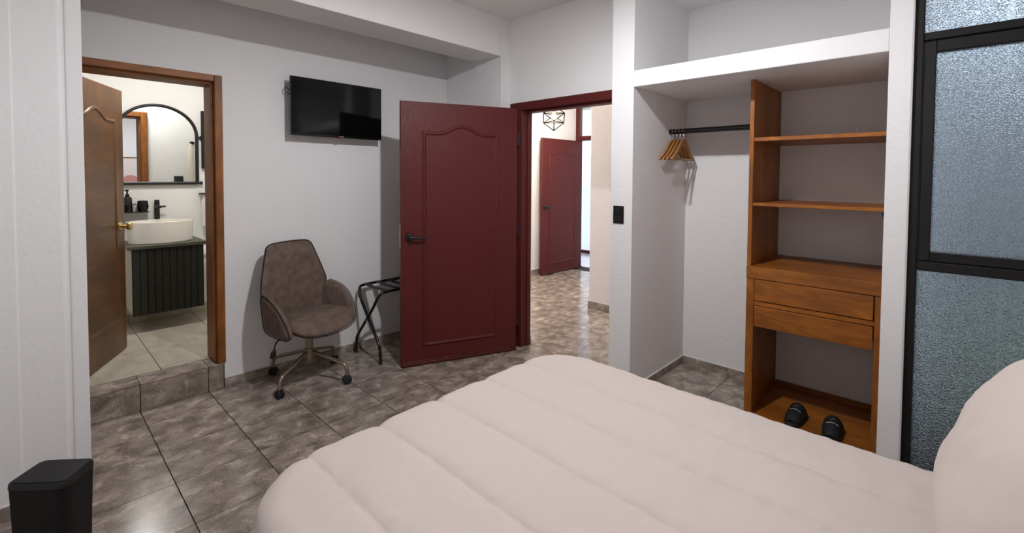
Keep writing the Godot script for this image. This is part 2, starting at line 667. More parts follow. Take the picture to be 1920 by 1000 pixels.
func build_room() -> void:
	var V := func(x, y, z): return Vector3(x, y, z)
	structure("ceiling", boxes([[Vector3(WEST_X - 0.2, CEIL_Y, -4.65), Vector3(6.4, CEIL_Y + 0.15, -1.0)], [Vector3(WEST_X - 0.2, CEIL_Y, -1.0), Vector3(3.75, CEIL_Y + 0.15, SOUTH_Z + 0.2)]], 0.0), M.ceiling, "white plaster ceiling of the bedroom and hall")
	# television wall with the bathroom doorway
	structure("wall_north", boxes([
		[Vector3(WEST_X - 0.15, 0, -3.765), Vector3(0.100, CEIL_Y, WALL_Z)],
		[Vector3(0.925, 0, -3.765), Vector3(3.05, CEIL_Y, WALL_Z)],
		[Vector3(0.100, 2.095, -3.765), Vector3(0.925, CEIL_Y, WALL_Z)]], 0.0), M.wall, "white plastered wall behind the television")
	structure("wall_west", boxes([[Vector3(WEST_X - 0.15, 0, WALL_Z), Vector3(WEST_X, CEIL_Y, SOUTH_Z)]], 0.0), M.wall, "white wall left of the viewer")
	structure("wall_south", boxes([[Vector3(WEST_X - 0.15, 0, SOUTH_Z), Vector3(2.80, CEIL_Y, SOUTH_Z + 0.15)]], 0.0), M.wall, "white wall behind the head of the bed")
	# beam on its pier and column
	structure("ceiling_beam", boxes([[Vector3(WEST_X, 2.465, -3.156), Vector3(2.828, CEIL_Y, -2.834)]], 0.003), M.wall, "white ceiling beam in front of the television wall")
	var pier := G.new()
	pier.extrude([Vector2(WEST_X, -3.156), Vector2(0.194, -3.156), Vector2(0.194, -2.846), Vector2(0.190, -2.842), Vector2(0.147, -2.842), Vector2(0.141, -2.843), Vector2(0.136, -2.849), Vector2(0.128, -2.850), Vector2(0.120, -2.842), Vector2(0.113, -2.834), Vector2(-0.021, -2.834), Vector2(-0.027, -2.829), Vector2(WEST_X, -2.829)], 2.465)
	for i in pier.v.size():
		var p := pier.v[i]
		pier.v[i] = Vector3(p.x, p.z, p.y)
		var q := pier.n[i]
		pier.n[i] = Vector3(q.x, q.z, q.y)
	for i in pier.idx.size() / 3:
		var sw := pier.idx[i * 3 + 1]
		pier.idx[i * 3 + 1] = pier.idx[i * 3 + 2]
		pier.idx[i * 3 + 2] = sw
	structure("wall_pier", pier, M.wall, "white wall pier beside the bathroom doorway with a shallow groove")
	structure("wall_column", boxes([
		[Vector3(2.828, 0, -3.153), Vector3(3.05, CEIL_Y, -2.834)],
		[Vector3(2.832, 0, -3.159), Vector3(3.05, CEIL_Y, -3.153)],
		[Vector3(2.828, 0, WALL_Z), Vector3(3.05, CEIL_Y, -3.159)]], 0.0), M.wall, "white corner column under the end of the beam, with a joint line")
	# wall with the red door
	structure("wall_east", boxes([
		[Vector3(EAST_X, 0, -2.834), Vector3(3.03, CEIL_Y, -2.655)],
		[Vector3(EAST_X, 2.05, -2.655), Vector3(3.03, CEIL_Y, -1.683)]], 0.0), M.wall, "white wall around the red doorway")
	# closet shell
	structure("wall_closet", boxes([
		[Vector3(FRONT_X, 0, -1.683), Vector3(3.66, CEIL_Y, -1.523)],
		[Vector3(BACK_X, 0, -1.523), Vector3(3.66, CEIL_Y, -0.240)],
		[Vector3(FRONT_X, 0, -0.240), Vector3(3.66, CEIL_Y, -0.160)],
		[Vector3(FRONT_X, 2.72, -1.523), Vector3(BACK_X, CEIL_Y, -0.240)]], 0.0), M.wall, "white masonry closet niche beside the red doorway")
	structure("trim_1", boxes([[Vector3(FRONT_X, 2.026, -1.523), Vector3(BACK_X, 2.131, -0.240)]], 0.003), M.wall, "white slab shelf across the top of the closet")
	# skirting of cut floor tiles with a white upper edge
	skirting("baseboard_north", Vector3(0.925, 0, WALL_Z), Vector3(2.828, 0, WALL_Z), Vector3(0, 0, 1), 0.065, "grey stone skirting along the television wall", [1.193, 1.555, 1.918, 2.28, 2.643])
	skirting("baseboard_pier", Vector3(WEST_X, 0, -2.829), Vector3(0.194, 0, -2.829), Vector3(0, 0, 1), 0.065, "grey stone skirting at the foot of the pier", [-0.26, 0.105])
	skirting("baseboard_closet_side", Vector3(FRONT_X, 0, -1.523), Vector3(BACK_X, 0, -1.523), Vector3(0, 0, 1), 0.056, "grey stone skirting on the side of the closet", [3.1])
	skirting("baseboard_closet_back", Vector3(BACK_X, 0, -1.523), Vector3(BACK_X, 0, -0.93), Vector3(-1, 0, 0), 0.056, "grey stone skirting on the back of the closet", [-1.18])
	skirting("baseboard_hall_jamb", Vector3(2.985, 0, -2.655), Vector3(3.03, 0, -2.655), Vector3(0, 0, 1), 0.065, "short grey skirting behind the red door frame", [])
	skirting("baseboard_column", Vector3(2.828, 0, -3.575), Vector3(2.828, 0, -2.834), Vector3(-1, 0, 0), 0.065, "grey stone skirting round the corner column", [-3.2])
	# step up to the bathroom, faced with cut tiles
	var step := struct("trim_2", "grey tiled step below the bathroom doorway")
	var g := G.new()
	g.span(Vector3(0.1, 0, -3.765), Vector3(0.922, 0.155, -3.583))
	obj("core", g, M.grout, step)
	var cuts := [0.1, 0.470, 0.829, 0.920]
	for i in 3:
		g = G.new()
		g.off = Vector2(0.3 * i + 0.11, 0.42 * i)
		g.span(Vector3(cuts[i] + 0.002, 0.0, -3.583), Vector3(cuts[i + 1] - 0.002, 0.158, WALL_Z + 0.006), 0.0015, 0)
		obj("riser_tile", g, M.skirting, step)
		g = G.new()
		g.off = Vector2(0.3 * i + 0.5, 0.2 * i)
		g.span(Vector3(cuts[i] + 0.0015, 0.158, -3.72), Vector3(cuts[i + 1] - 0.0015, 0.169, WALL_Z + 0.009), 0.0015, 0)
		obj("sill_tile", g, M.tile, step)

func skirting(called: String, a: Vector3, b: Vector3, out: Vector3, high: float, label: String, cuts: Array) -> void:
	var root := struct(called, label)
	var along := (b - a).normalized()
	var axis := 0 if absf(along.x) > 0.5 else 2
	var stops: Array = [a[axis]] + cuts.filter(func(c): return (c - a[axis]) * (b[axis] - c) > 0) + [b[axis]]
	for i in stops.size() - 1:
		var p := a
		var q := b
		p[axis] = stops[i] + 0.001 * along[axis]
		q[axis] = stops[i + 1] - 0.001 * along[axis]
		var g := G.new()
		g.off = Vector2(rng.randf() * 3.0, rng.randf() * 3.0)
		g.span(p, q + out * 0.010 + Vector3.UP * (high - 0.006), 0.0015, axis)
		obj("skirting_tile", g, M.skirting, root)
	var g2 := G.new()
	g2.span(a + Vector3.UP * (high - 0.006), b + out * 0.008 + Vector3.UP * high, 0.002)
	obj("sealed_edge", g2, M.caulk, root)

func build_floors() -> void:
	var floor_ := struct("floor", "grey-brown stone tile floor of the bedroom, closet and hall")
	obj("grout_bed", boxes([[Vector3(WEST_X - 0.15, -0.12, WALL_Z - 0.19), Vector3(3.75, -0.005, SOUTH_Z + 0.15)], [Vector3(3.75, -0.12, -4.65), Vector3(6.19, -0.005, -1.0)], [Vector3(2.9, -0.12, -4.65), Vector3(3.75, -0.005, -3.765)]], 0.0), M.grout, floor_)
	var xs := []
	for k in range(-5, 15):
		xs.append(0.830 + k * TILE)
	var zs := []
	for k in range(-7, 9):
		zs.append(-2.246 + k * TILE)
	# four cuts of the stone; the tiles share them and turn by half
	var rooms := [Rect2(WEST_X, WALL_Z, 2.828 - WEST_X, SOUTH_Z - WALL_Z), Rect2(FRONT_X, -1.523, BACK_X - FRONT_X, 1.283), Rect2(2.828, -2.834, 4.28 - 2.828, 1.151), Rect2(3.03, -4.45, 3.16, 1.616)]
	var made := {}
	for xi in xs.size() - 1:
		for zi in zs.size() - 1:
			var cell := Rect2(xs[xi], zs[zi], TILE, TILE)
			for r in rooms:
				var c: Rect2 = cell.intersection(r)
				if c.size.x < 0.02 or c.size.y < 0.02:
					continue
				var variant := rng.randi() % 6
				var key := [variant, snappedf(c.size.x, 0.002), snappedf(c.size.y, 0.002)]
				if not made.has(key):
					var g := G.new()
					g.off = Vector2([0.20, 0.50, 0.80][variant % 3], [0.22, 0.72][variant / 3]) / 0.9
					g.box(Vector3(0, -0.006, 0), Vector3(c.size.x - 0.0048, 0.012, c.size.y - 0.0036), 0.0, 0)
					made[key] = g.mesh()
				var turn := PI if rng.randf() < 0.5 else 0.0
				inst("floor_tile", made[key], M.tile, floor_, Transform3D(Basis(Vector3.UP, turn), Vector3(c.get_center().x, rng.randf_range(-0.0004, 0.0), c.get_center().y)))
	# bathroom floor
	var bath := struct("floor_bathroom", "pale beige tile floor of the bathroom")
	obj("grout_bed", boxes([[Vector3(-0.4, -0.1, -5.2), Vector3(1.75, BATH_Y - 0.006, -3.765)], [Vector3(0.1, 0.156, -3.765), Vector3(0.922, BATH_Y - 0.008, -3.722)]], 0.0), M.bath_grout, bath)
	var bx := [-0.35, 0.15, 0.60, 1.05, 1.50, 1.70]
	var bz := [-5.09, -4.65, -4.20, -3.765]
	for i in bx.size() - 1:
		for j in bz.size() - 1:
			var g := G.new()
			g.off = Vector2(0.31 * i, 0.47 * j)
			g.span(Vector3(bx[i] + 0.002, BATH_Y - 0.012, bz[j] + 0.002), Vector3(bx[i + 1] - 0.002, BATH_Y, bz[j + 1] - 0.002), 0.001, 0)
			obj("floor_tile", g, M.bath_tile, bath)
	for s in [[0.1, 0.598], [0.602, 0.922]]:
		var g := G.new()
		g.span(Vector3(s[0], BATH_Y - 0.012, -3.763), Vector3(s[1], BATH_Y, -3.722), 0.001, 0)
		obj("floor_tile", g, M.bath_tile, bath)

func build_bathroom() -> void:
	structure("wall_bathroom_north", boxes([[Vector3(-0.45, 0, -5.22), Vector3(1.85, 2.75, -5.09)]], 0.0), M.bath_wall, "white bathroom wall behind the basin")
	structure("wall_bathroom_west", boxes([[Vector3(-0.45, 0, -5.09), Vector3(-0.30, 2.75, -3.765)]], 0.0), M.bath_wall, "white bathroom wall behind the open wooden door")
	structure("wall_bathroom_east", boxes([[Vector3(1.66, 0, -5.09), Vector3(1.85, 2.75, -3.765)]], 0.0), M.bath_wall, "white bathroom wall right of the basin")
	structure("ceiling_bathroom", boxes([[Vector3(-0.45, 2.62, -5.22), Vector3(1.85, 2.75, -3.765)]], 0.0), M.bath_wall, "white bathroom ceiling")
	var base := struct("baseboard_bathroom", "beige tile skirting of the bathroom")
	var cut := [-0.3, 0.15, 0.60, 1.05, 1.50, 1.66]
	for i in cut.size() - 1:
		var g := G.new()
		g.span(Vector3(cut[i] + 0.0015, BATH_Y, -5.09), Vector3(cut[i + 1] - 0.0015, BATH_Y + 0.075, -5.079), 0.001, 0)
		obj("skirting_tile", g, M.bath_tile, base)
	# wooden door frame
	var fr := struct("trim_3", "varnished brown wooden frame of the bathroom doorway")
	var parts := [
		["post", Vector3(0.885, 0.169, -3.60), Vector3(0.932, 2.103, WALL_Z + 0.012), 1],
		["post", Vector3(0.095, 0.169, -3.60), Vector3(0.142, 2.103, WALL_Z + 0.012), 1],
		["head", Vector3(0.142, 2.060, -3.60), Vector3(0.885, 2.103, WALL_Z + 0.012), 0],
		["lining", Vector3(0.872, 0.175, -3.775), Vector3(0.915, 2.085, -3.60), 1],
		["lining", Vector3(0.112, 0.175, -3.775), Vector3(0.150, 2.085, -3.60), 1],
		["head_lining", Vector3(0.142, 2.045, -3.775), Vector3(0.885, 2.085, -3.60), 0],
		["rear_post", Vector3(0.885, 0.175, -3.80), Vector3(0.945, 2.110, -3.766), 1],
		["rear_post", Vector3(0.082, 0.175, -3.80), Vector3(0.142, 2.110, -3.766), 1],
		["rear_head", Vector3(0.142, 2.055, -3.80), Vector3(0.885, 2.110, -3.766), 0]]
	for p in parts:
		var g := G.new()
		g.off = Vector2(rng.randf() * 2.0, rng.randf() * 2.0)
		g.span(p[1], p[2], 0.004, p[3])
		obj(p[0], g, M.wood_frame, fr)
	# flat ceiling lamp
	var t := thing("bathroom_lamp", "square white panel lamp on the bathroom ceiling", "lamp", Vector3(0.80, 2.62, -4.02))
	var g := G.new()
	g.box(Vector3(0, -0.012, 0), Vector3(0.30, 0.024, 0.30), 0.004)
	obj("housing", g, M.white, t)
	g = G.new()
	g.box(Vector3(0, -0.025, 0), Vector3(0.26, 0.003, 0.26))
	obj("diffuser", g, glow(Color(1.0, 0.99, 0.97), 3.0), t)
	var al := AreaLight3D.new()
	al.name = "light"
	t.add_child(al)
	al.position = Vector3(0, -0.029, 0)
	al.rotation.x = -PI * 0.5
	al.area_size = Vector2(0.26, 0.26)
	al.light_energy = 1.75
	al.light_color = Color(1.0, 0.99, 0.97)
	al.area_range = 10.0
	al.shadow_enabled = true
	vanity()
	# arched mirror
	var mi := thing("arched_mirror", "arched wall mirror with a thin black metal frame above the basin", "mirror", Vector3(0.828, 1.365, -5.09))
	var outline := [Vector3(-0.285, 0, 0), Vector3(0.285, 0, 0), Vector3(0.285, 0.425, 0)]
	for k in range(1, 24):
		var a := PI * k / 24.0
		outline.append(Vector3(cos(a) * 0.285, 0.425 + sin(a) * 0.255, 0))
	outline.append(Vector3(-0.285, 0.425, 0))
	var flat := []
	var ring := []
	for p in outline:
		flat.append(Vector2(p.x, p.y))
		ring.append(p + Vector3(0, 0, 0.028))
	g = G.new()
	g.extrude(flat, 0.012)
	g.xf = Transform3D()
	obj("backing", g, M.black, mi)
	g = G.new()
	g.xf = Transform3D(Basis(), Vector3(0, 0, 0.016))
	g.extrude(flat, 0.004)
	obj("glass", g, M.mirror, mi)
	g = G.new()
	for i in ring.size():
		var a: Vector3 = ring[i]
		var b: Vector3 = ring[(i + 1) % ring.size()]
		g.tube([a, b], 0.0125, 8)
	obj("frame", g, M.black, mi)
	for y in [0.0, 0.42]:
		g = G.new()
		g.tube([Vector3(0.285, y, 0.022), Vector3(0.311, y, 0.022)], 0.008, 8)
		g.box(Vector3(0.318, y, 0.022), Vector3(0.016, 0.03, 0.022), 0.003)
		obj("bracket", g, M.black, mi)
	# wall shelf with dispenser and cup
	var sh := thing("wire_shelf", "slim black wire shelf on the bathroom wall left of the tap", "shelf", Vector3(0.60, 1.125, -5.09))
	g = G.new()
	g.box(Vector3(0.0, -0.004, 0.055), Vector3(0.30, 0.006, 0.10), 0.002)
	obj("tray", g, M.black, sh)
	g = G.new()
	g.tube([Vector3(-0.14, 0.065, 0.0), Vector3(-0.14, 0.065, 0.105), Vector3(0.055, 0.065, 0.105), Vector3(0.055, 0.065, 0.0)], 0.003, 6)
	obj("rail", g, M.black, sh)
	var di := thing("soap_dispenser", "black soap dispenser bottle with pump on the wire shelf", "dispenser", Vector3(0.603, 1.125, -5.025))
	g = G.new()
	g.lathe(Vector3.ZERO, [Vector2(0, 0), Vector2(0.034, 0.0), Vector2(0.036, 0.006), Vector2(0.031, 0.115), Vector2(0.026, 0.125), Vector2(0.013, 0.13), Vector2(0.0, 0.13)], 20)
	obj("bottle", g, M.black_gloss, di)
	g = G.new()
	g.lathe(Vector3.ZERO, [Vector2(0, 0.13), Vector2(0.015, 0.13), Vector2(0.015, 0.15), Vector2(0.006, 0.153), Vector2(0.006, 0.172), Vector2(0.011, 0.175), Vector2(0.011, 0.188), Vector2(0, 0.19)], 16)
	g.tube([Vector3(0, 0.182, 0), Vector3(-0.035, 0.180, 0.01)], 0.005, 8)
	obj("pump", g, M.black, di)
	var cu := thing("tumbler", "squat black tumbler on the end of the wire shelf", "cup", Vector3(0.705, 1.125, -5.03))
	g = G.new()
	g.lathe(Vector3.ZERO, [Vector2(0, 0), Vector2(0.028, 0), Vector2(0.038, 0.02), Vector2(0.041, 0.045), Vector2(0.036, 0.085), Vector2(0.035, 0.092), Vector2(0.032, 0.092), Vector2(0.033, 0.085), Vector2(0.037, 0.045), Vector2(0.03, 0.012), Vector2(0, 0.010)], 24)
	obj("body", g, M.black_gloss, cu)
	# small black window at the right
	var w := struct("window_2", "small black-framed window high on the bathroom wall")
	for b in [["frame", Vector3(1.150, 1.50, -5.09), Vector3(1.195, 2.03, -5.05)], ["frame", Vector3(1.53, 1.50, -5.09), Vector3(1.56, 2.03, -5.06)], ["frame", Vector3(1.185, 1.50, -5.09), Vector3(1.53, 1.535, -5.06)], ["frame", Vector3(1.185, 1.995, -5.09), Vector3(1.53, 2.03, -5.06)]]:
		g = G.new()
		g.span(b[1], b[2], 0.003)
		obj(b[0], g, M.black_frame, w)
	g = G.new()
	g.span(Vector3(1.185, 1.535, -5.088), Vector3(1.53, 1.995, -5.078))
	obj("pane", g, M.dark_glass, w)
	# towel on a hook and toilet paper
	var ho := thing("towel_hook", "small black towel hook right of the basin", "hook", Vector3(1.142, 1.268, -5.09))
	g = G.new()
	g.box(Vector3(0, 0, 0.05), Vector3(0.035, 0.012, 0.10), 0.003)
	obj("arm", g, M.black, ho)
	var tw := thing("hand_towel", "white hand towel hanging from the hook beside the basin", "towel", Vector3(1.158, 1.268, -5.03))
	g = G.new()
	var tf := func(i: int, j: int) -> Vector3:
		var a := TAU * i / 24.0
		var y := -0.30 * j / 12.0
		var s := 0.6 + 0.4 * smoothstep(0.0, 0.08, -y)
		return Vector3(cos(a) * (0.035 + 0.008 * sin(3.0 * a)) * s + 0.014, y + 0.003, sin(a) * (0.03 + 0.006 * cos(4.0 * a)) * s)
	g.grid(25, 13, tf, true, false, true)
	obj("cloth", g, M.towel, tw)
	var ph := thing("paper_holder", "black toilet paper holder arm right of the vanity", "holder", Vector3(1.27, 0.713, -5.09))
	g = G.new()
	g.tube(smooth_path([Vector3(0, 0, 0), Vector3(0, 0, 0.10), Vector3(-0.03, 0, 0.14), Vector3(-0.19, 0, 0.14)], 5), 0.006, 8)
	obj("arm", g, M.black, ph)
	var roll := thing("toilet_paper", "white toilet paper roll on the black holder", "toilet paper", Vector3(1.160, 0.735, -4.95))
	g = G.new()
	g.xf = Transform3D(Basis(Vector3.BACK, PI * 0.5), Vector3.ZERO)
	g.lathe(Vector3.ZERO, [Vector2(0.02, -0.05), Vector2(0.054, -0.05), Vector2(0.056, -0.047), Vector2(0.056, 0.047), Vector2(0.054, 0.05), Vector2(0.02, 0.05), Vector2(0.02, -0.05)], 28)
	obj("paper", g, M.paper, roll)
	# seen in the mirror: switch and hook on the inner side of the wall
	var sw := thing("light_switch", "square black light switch inside the bathroom, seen in the mirror", "switch", Vector3(1.22, 1.382, -3.766))
	g = G.new()
	g.box(Vector3(0, 0, -0.005), Vector3(0.085, 0.08, 0.010), 0.002)
	obj("plate", g, M.black, sw)
	g = G.new()
	g.box(Vector3(0, 0, -0.012), Vector3(0.03, 0.05, 0.005), 0.002)
	obj("rocker", g, M.black_gloss, sw)
	var rh := thing("robe_hook", "round black robe hook seen in the bathroom mirror", "hook", Vector3(1.348, 1.80, -3.766))
	g = G.new()
	g.xf = Transform3D(Basis(Vector3.RIGHT, -PI * 0.5), Vector3.ZERO)
	g.lathe(Vector3.ZERO, [Vector2(0, 0), Vector2(0.02, 0), Vector2(0.02, 0.01), Vector2(0.01, 0.012), Vector2(0.01, 0.04), Vector2(0.018, 0.045), Vector2(0.018, 0.055), Vector2(0, 0.056)], 18)
	obj("peg", g, M.black, rh)
	var rt := thing("bath_towel", "beige towel hanging from the robe hook, seen in the mirror", "towel", Vector3(1.335, 1.795, -3.80))
	g = G.new()
	var tf2 := func(i: int, j: int) -> Vector3:
		var a := TAU * i / 24.0
		var y := -0.75 * j / 14.0
		var s := 0.6 + 0.4 * smoothstep(0.0, 0.1, -y)
		return Vector3(cos(a) * (0.027 + 0.005 * sin(4.0 * a)) * s, y, sin(a) * 0.024 * s)
	g.grid(25, 15, tf2, true, false, true)
	var beige: StandardMaterial3D = M.towel.duplicate()
	beige.albedo_color = Color(0.88, 0.83, 0.77)
	obj("cloth", g, beige, rt)

func vanity() -> void:
	var t := thing("vanity_cabinet", "wall-hung dark green bathroom vanity with vertical slats and two drawers", "vanity", Vector3(0.825, 0, -4.86))
	var g := G.new()
	g.span(Vector3(-0.245, 0.325, -0.225), Vector3(0.232, 0.850, 0.195), 0.002)
	obj("body", g, M.melamine, t)
	g = G.new()
	g.span(Vector3(-0.275, 0.850, -0.23), Vector3(0.255, 0.878, 0.228), 0.003)
	obj("worktop", g, M.green_top, t)
	for row in 2:
		var y0 := 0.322 + 0.267 * row
		var d := Node3D.new()
		d.name = "drawer_front"
		t.add_child(d, true)
		g = G.new()
		g.span(Vector3(-0.247, y0, 0.196), Vector3(0.234, y0 + 0.266, 0.206), 0.001)
		obj("panel", g, M.green, d)
		for k in 10:
			g = G.new()
			var x := -0.247 + 0.0481 * k
			g.span(Vector3(x + 0.003, y0, 0.206), Vector3(x + 0.0451, y0 + 0.266, 0.214), 0.003)
			obj("slat", g, M.green, d)
	# oval vessel basin
	var b := thing("vessel_basin", "white oval ceramic basin standing on the vanity worktop", "basin", Vector3(0.800, 0.878, -4.855))
	g = G.new()
	g.lathe(Vector3.ZERO, [Vector2(0, 0), Vector2(0.95, 0), Vector2(0.965, 0.004), Vector2(1.0, 0.165), Vector2(0.998, 0.172), Vector2(0.985, 0.176), Vector2(0.965, 0.172), Vector2(0.93, 0.10), Vector2(0.80, 0.045), Vector2(0.45, 0.026), Vector2(0.06, 0.022), Vector2(0, 0.022)], 56, 0.228, 0.165)
	obj("bowl", g, M.ceramic, b)
	g = G.new()
	g.lathe(Vector3(0, 0.022, 0), [Vector2(0, 0), Vector2(0.022, 0), Vector2(0.020, 0.004), Vector2(0, 0.005)], 18)
	obj("drain", g, M.chrome, b)
	# tall black tap
	var f := thing("basin_tap", "tall black square tap behind the white basin", "tap", Vector3(0.805, 0.878, -5.045))
	g = G.new()
	g.box(Vector3(0, 0.165, 0), Vector3(0.036, 0.33, 0.036), 0.004)
	obj("body", g, M.black, f)
	g = G.new()
	g.box(Vector3(0.0, 0.285, 0.06), Vector3(0.034, 0.022, 0.10), 0.004)
	obj("spout", g, M.black, f)
	g = G.new()
	g.tube([Vector3(0.015, 0.285, 0.01), Vector3(0.048, 0.283, 0.012), Vector3(0.062, 0.284, 0.013)], [0.006, 0.008, 0.006], 10)
	obj("lever", g, M.black, f)
	g = G.new()
	g.box(Vector3(0, 0.3365, 0.0), Vector3(0.034, 0.012, 0.034), 0.003)
	obj("cap", g, M.black, f)

# moulded door: slab with a raised moulding whose top edge is a cathedral curve
# local axes: x from the hinge to the free edge, y up, z out of the visible face
func door_leaf(root: Node3D, width: float, y0: float, y1: float, m: Material, inset := 0.175, kick := true, both := false) -> void:
	var g := G.new()
	g.span(Vector3(0, y0, -0.040), Vector3(width, y1, 0), 0.002, 1)
	obj("slab", g, m, root)
	var l := inset
	var r := width - inset
	var bot := y0 + (0.150 if kick else 0.24)
	var shoulder := y1 - 0.235
	var peak := y1 - 0.175
	var line := [Vector2(l, bot), Vector2(r, bot), Vector2(r, shoulder)]
	var n := 28
	for k in range(1, n):
		var s := float(k) / n
		var x := lerpf(r, l, s)
		var c := absf(s - 0.5) * 2.0          # 0 in the middle, 1 at the shoulders
		var y := shoulder + (peak - shoulder) * (0.5 + 0.5 * cos(PI * clampf(c / 0.62, 0.0, 1.0))) if c < 0.62 else shoulder
		line.append(Vector2(x, y))
	line.append(Vector2(l, shoulder))
	for side in ([1.0, -1.0] if both else [1.0]):
		var face := 0.0 if side > 0 else -0.040
		# raised field
		g = G.new()
		var inner := []
		for p in line:
			var d := Vector2(signf((l + r) * 0.5 - p.x), 0) * 0.014 if absf(p.x - l) < 0.001 or absf(p.x - r) < 0.001 else Vector2.ZERO
			inner.append(p + d + Vector2(0, 0.014 if p.y <= bot + 0.001 else -0.014))
		g.xf = Transform3D(Basis(), Vector3(0, 0, face - 0.001 * side))
		g.extrude(inner, 0.003 * side)
		obj("field", g, m, root)
		# moulding: an ogee ridge along the outline
		g = G.new()
		var cnt := line.size()
		var prof := [Vector2(-0.017, 0.0), Vector2(-0.012, 0.0055), Vector2(-0.006, 0.0085), Vector2(0.0, 0.0085), Vector2(0.005, 0.006), Vector2(0.009, 0.002), Vector2(0.014, 0.0)]
		var frames := []
		for i in cnt:
			var a: Vector2 = (line[i] - line[(i - 1 + cnt) % cnt]).normalized()
			var b: Vector2 = (line[(i + 1) % cnt] - line[i]).normalized()
			var na := Vector2(-a.y, a.x)
			var nb := Vector2(-b.y, b.x)
			var mt := (na + nb).normalized()
			frames.append([line[i], mt / maxf(0.5, mt.dot(na))])
		for i in cnt:
			var p: Array = frames[i]
			var q: Array = frames[(i + 1) % cnt]
			for k in prof.size() - 1:
				var e: Vector2 = prof[k]
				var f: Vector2 = prof[k + 1]
				var pts := [p[0] + p[1] * e.x, q[0] + q[1] * e.x, q[0] + q[1] * f.x, p[0] + p[1] * f.x]
				var hs := [e.y, e.y, f.y, f.y]
				var p3 := []
				var ts := []
				for w in 4:
					p3.append(Vector3(pts[w].x, pts[w].y, face + hs[w] * side))
					ts.append(Vector2(pts[w].y, pts[w].x))
				g.poly(p3, ts, Vector3(0, 0, side))
		obj("moulding", g, m, root)
	if kick:
		g = G.new()
		g.span(Vector3(0.0, y0, 0.0), Vector3(width, y0 + 0.022, 0.012), 0.004, 0)
		g.span(Vector3(0.0, y0 + 0.024, 0.0), Vector3(width, y0 + 0.034, 0.007), 0.003, 0)
		obj("weather_bar", g, m, root)

func lever_handle(root: Node3D, at: Vector3, side := 1.0, point := -1.0) -> void:
	var h := Node3D.new()
	h.name = "handle"
	root.add_child(h, true)
	h.position = at
	var g := G.new()
	g.xf = Transform3D(Basis(Vector3.RIGHT, PI * 0.5 * side), Vector3.ZERO)
	g.lathe(Vector3.ZERO, [Vector2(0, 0), Vector2(0.031, 0), Vector2(0.031, 0.006), Vector2(0.027, 0.012), Vector2(0.014, 0.014), Vector2(0.013, 0.045), Vector2(0, 0.046)], 24)
	obj("rose", g, M.black, h)
	g = G.new()
	g.tube(smooth_path([Vector3(-0.008 * point, 0, 0.046 * side), Vector3(0.02 * point, 0, 0.047 * side), Vector3(0.07 * point, -0.004, 0.046 * side), Vector3(0.118 * point, -0.008, 0.042 * side)], 5), [0.010, 0.0105, 0.0105, 0.011, 0.011, 0.011, 0.011, 0.0105, 0.0105, 0.010, 0.0095, 0.009, 0.0085, 0.008, 0.0075, 0.006], 10)
	obj("lever", g, M.black, h)

func red_door(_t: Transform3D) -> void:
	# frame
	var fr := struct("trim_4", "dark red painted wooden frame of the bedroom doorway")
	for p in [["post", Vector3(2.875, 0, -2.768), Vector3(2.930, 2.058, -2.63), 1], ["lining", Vector3(2.90, 0, -2.655), Vector3(2.985, 2.0, -2.628), 1], ["stop", Vector3(2.94, 0, -2.63), Vector3(2.985, 1.99, -2.617), 1],
		["head", Vector3(2.872, 1.993, -2.768), Vector3(2.930, 2.060, -1.685), 2], ["head_lining", Vector3(2.90, 1.975, -2.63), Vector3(2.985, 2.05, -1.685), 2],
		["post", Vector3(2.90, 0, -1.715), Vector3(2.985, 1.975, -1.685), 1]]:
		var g := G.new()
		g.span(p[1], p[2], 0.003, p[3])
		obj(p[0], g, M.red, fr)
	var d := struct("door_1", "dark red panelled bedroom door standing open into the room")
	d.position = Vector3(2.803, 0, -2.618)
	d.basis = Basis(Vector3(-0.9227, 0, -0.3855), Vector3.UP, Vector3(-0.3855, 0, 0.9227))
	door_leaf(d, 0.944, 0.006, 2.0, M.red, 0.178)
	lever_handle(d, Vector3(0.880, 0.985, 0.0), 1.0, -1.0)
	var g := G.new()
	g.span(Vector3(0.9435, 0.90, -0.032), Vector3(0.9455, 1.08, -0.008), 0.0005)
	g.box(Vector3(0.947, 0.99, -0.02), Vector3(0.01, 0.025, 0.014), 0.003)
	obj("latch_plate", g, M.chrome, d)
	for y in [0.25, 1.0, 1.75]:
		g = G.new()
		g.tube([Vector3(-0.022, y - 0.05, -0.018), Vector3(-0.022, y + 0.05, -0.018)], 0.007, 10)
		g.span(Vector3(-0.022, y - 0.045, -0.020), Vector3(0.0, y + 0.045, -0.016))
		obj("hinge", g, M.black, d)

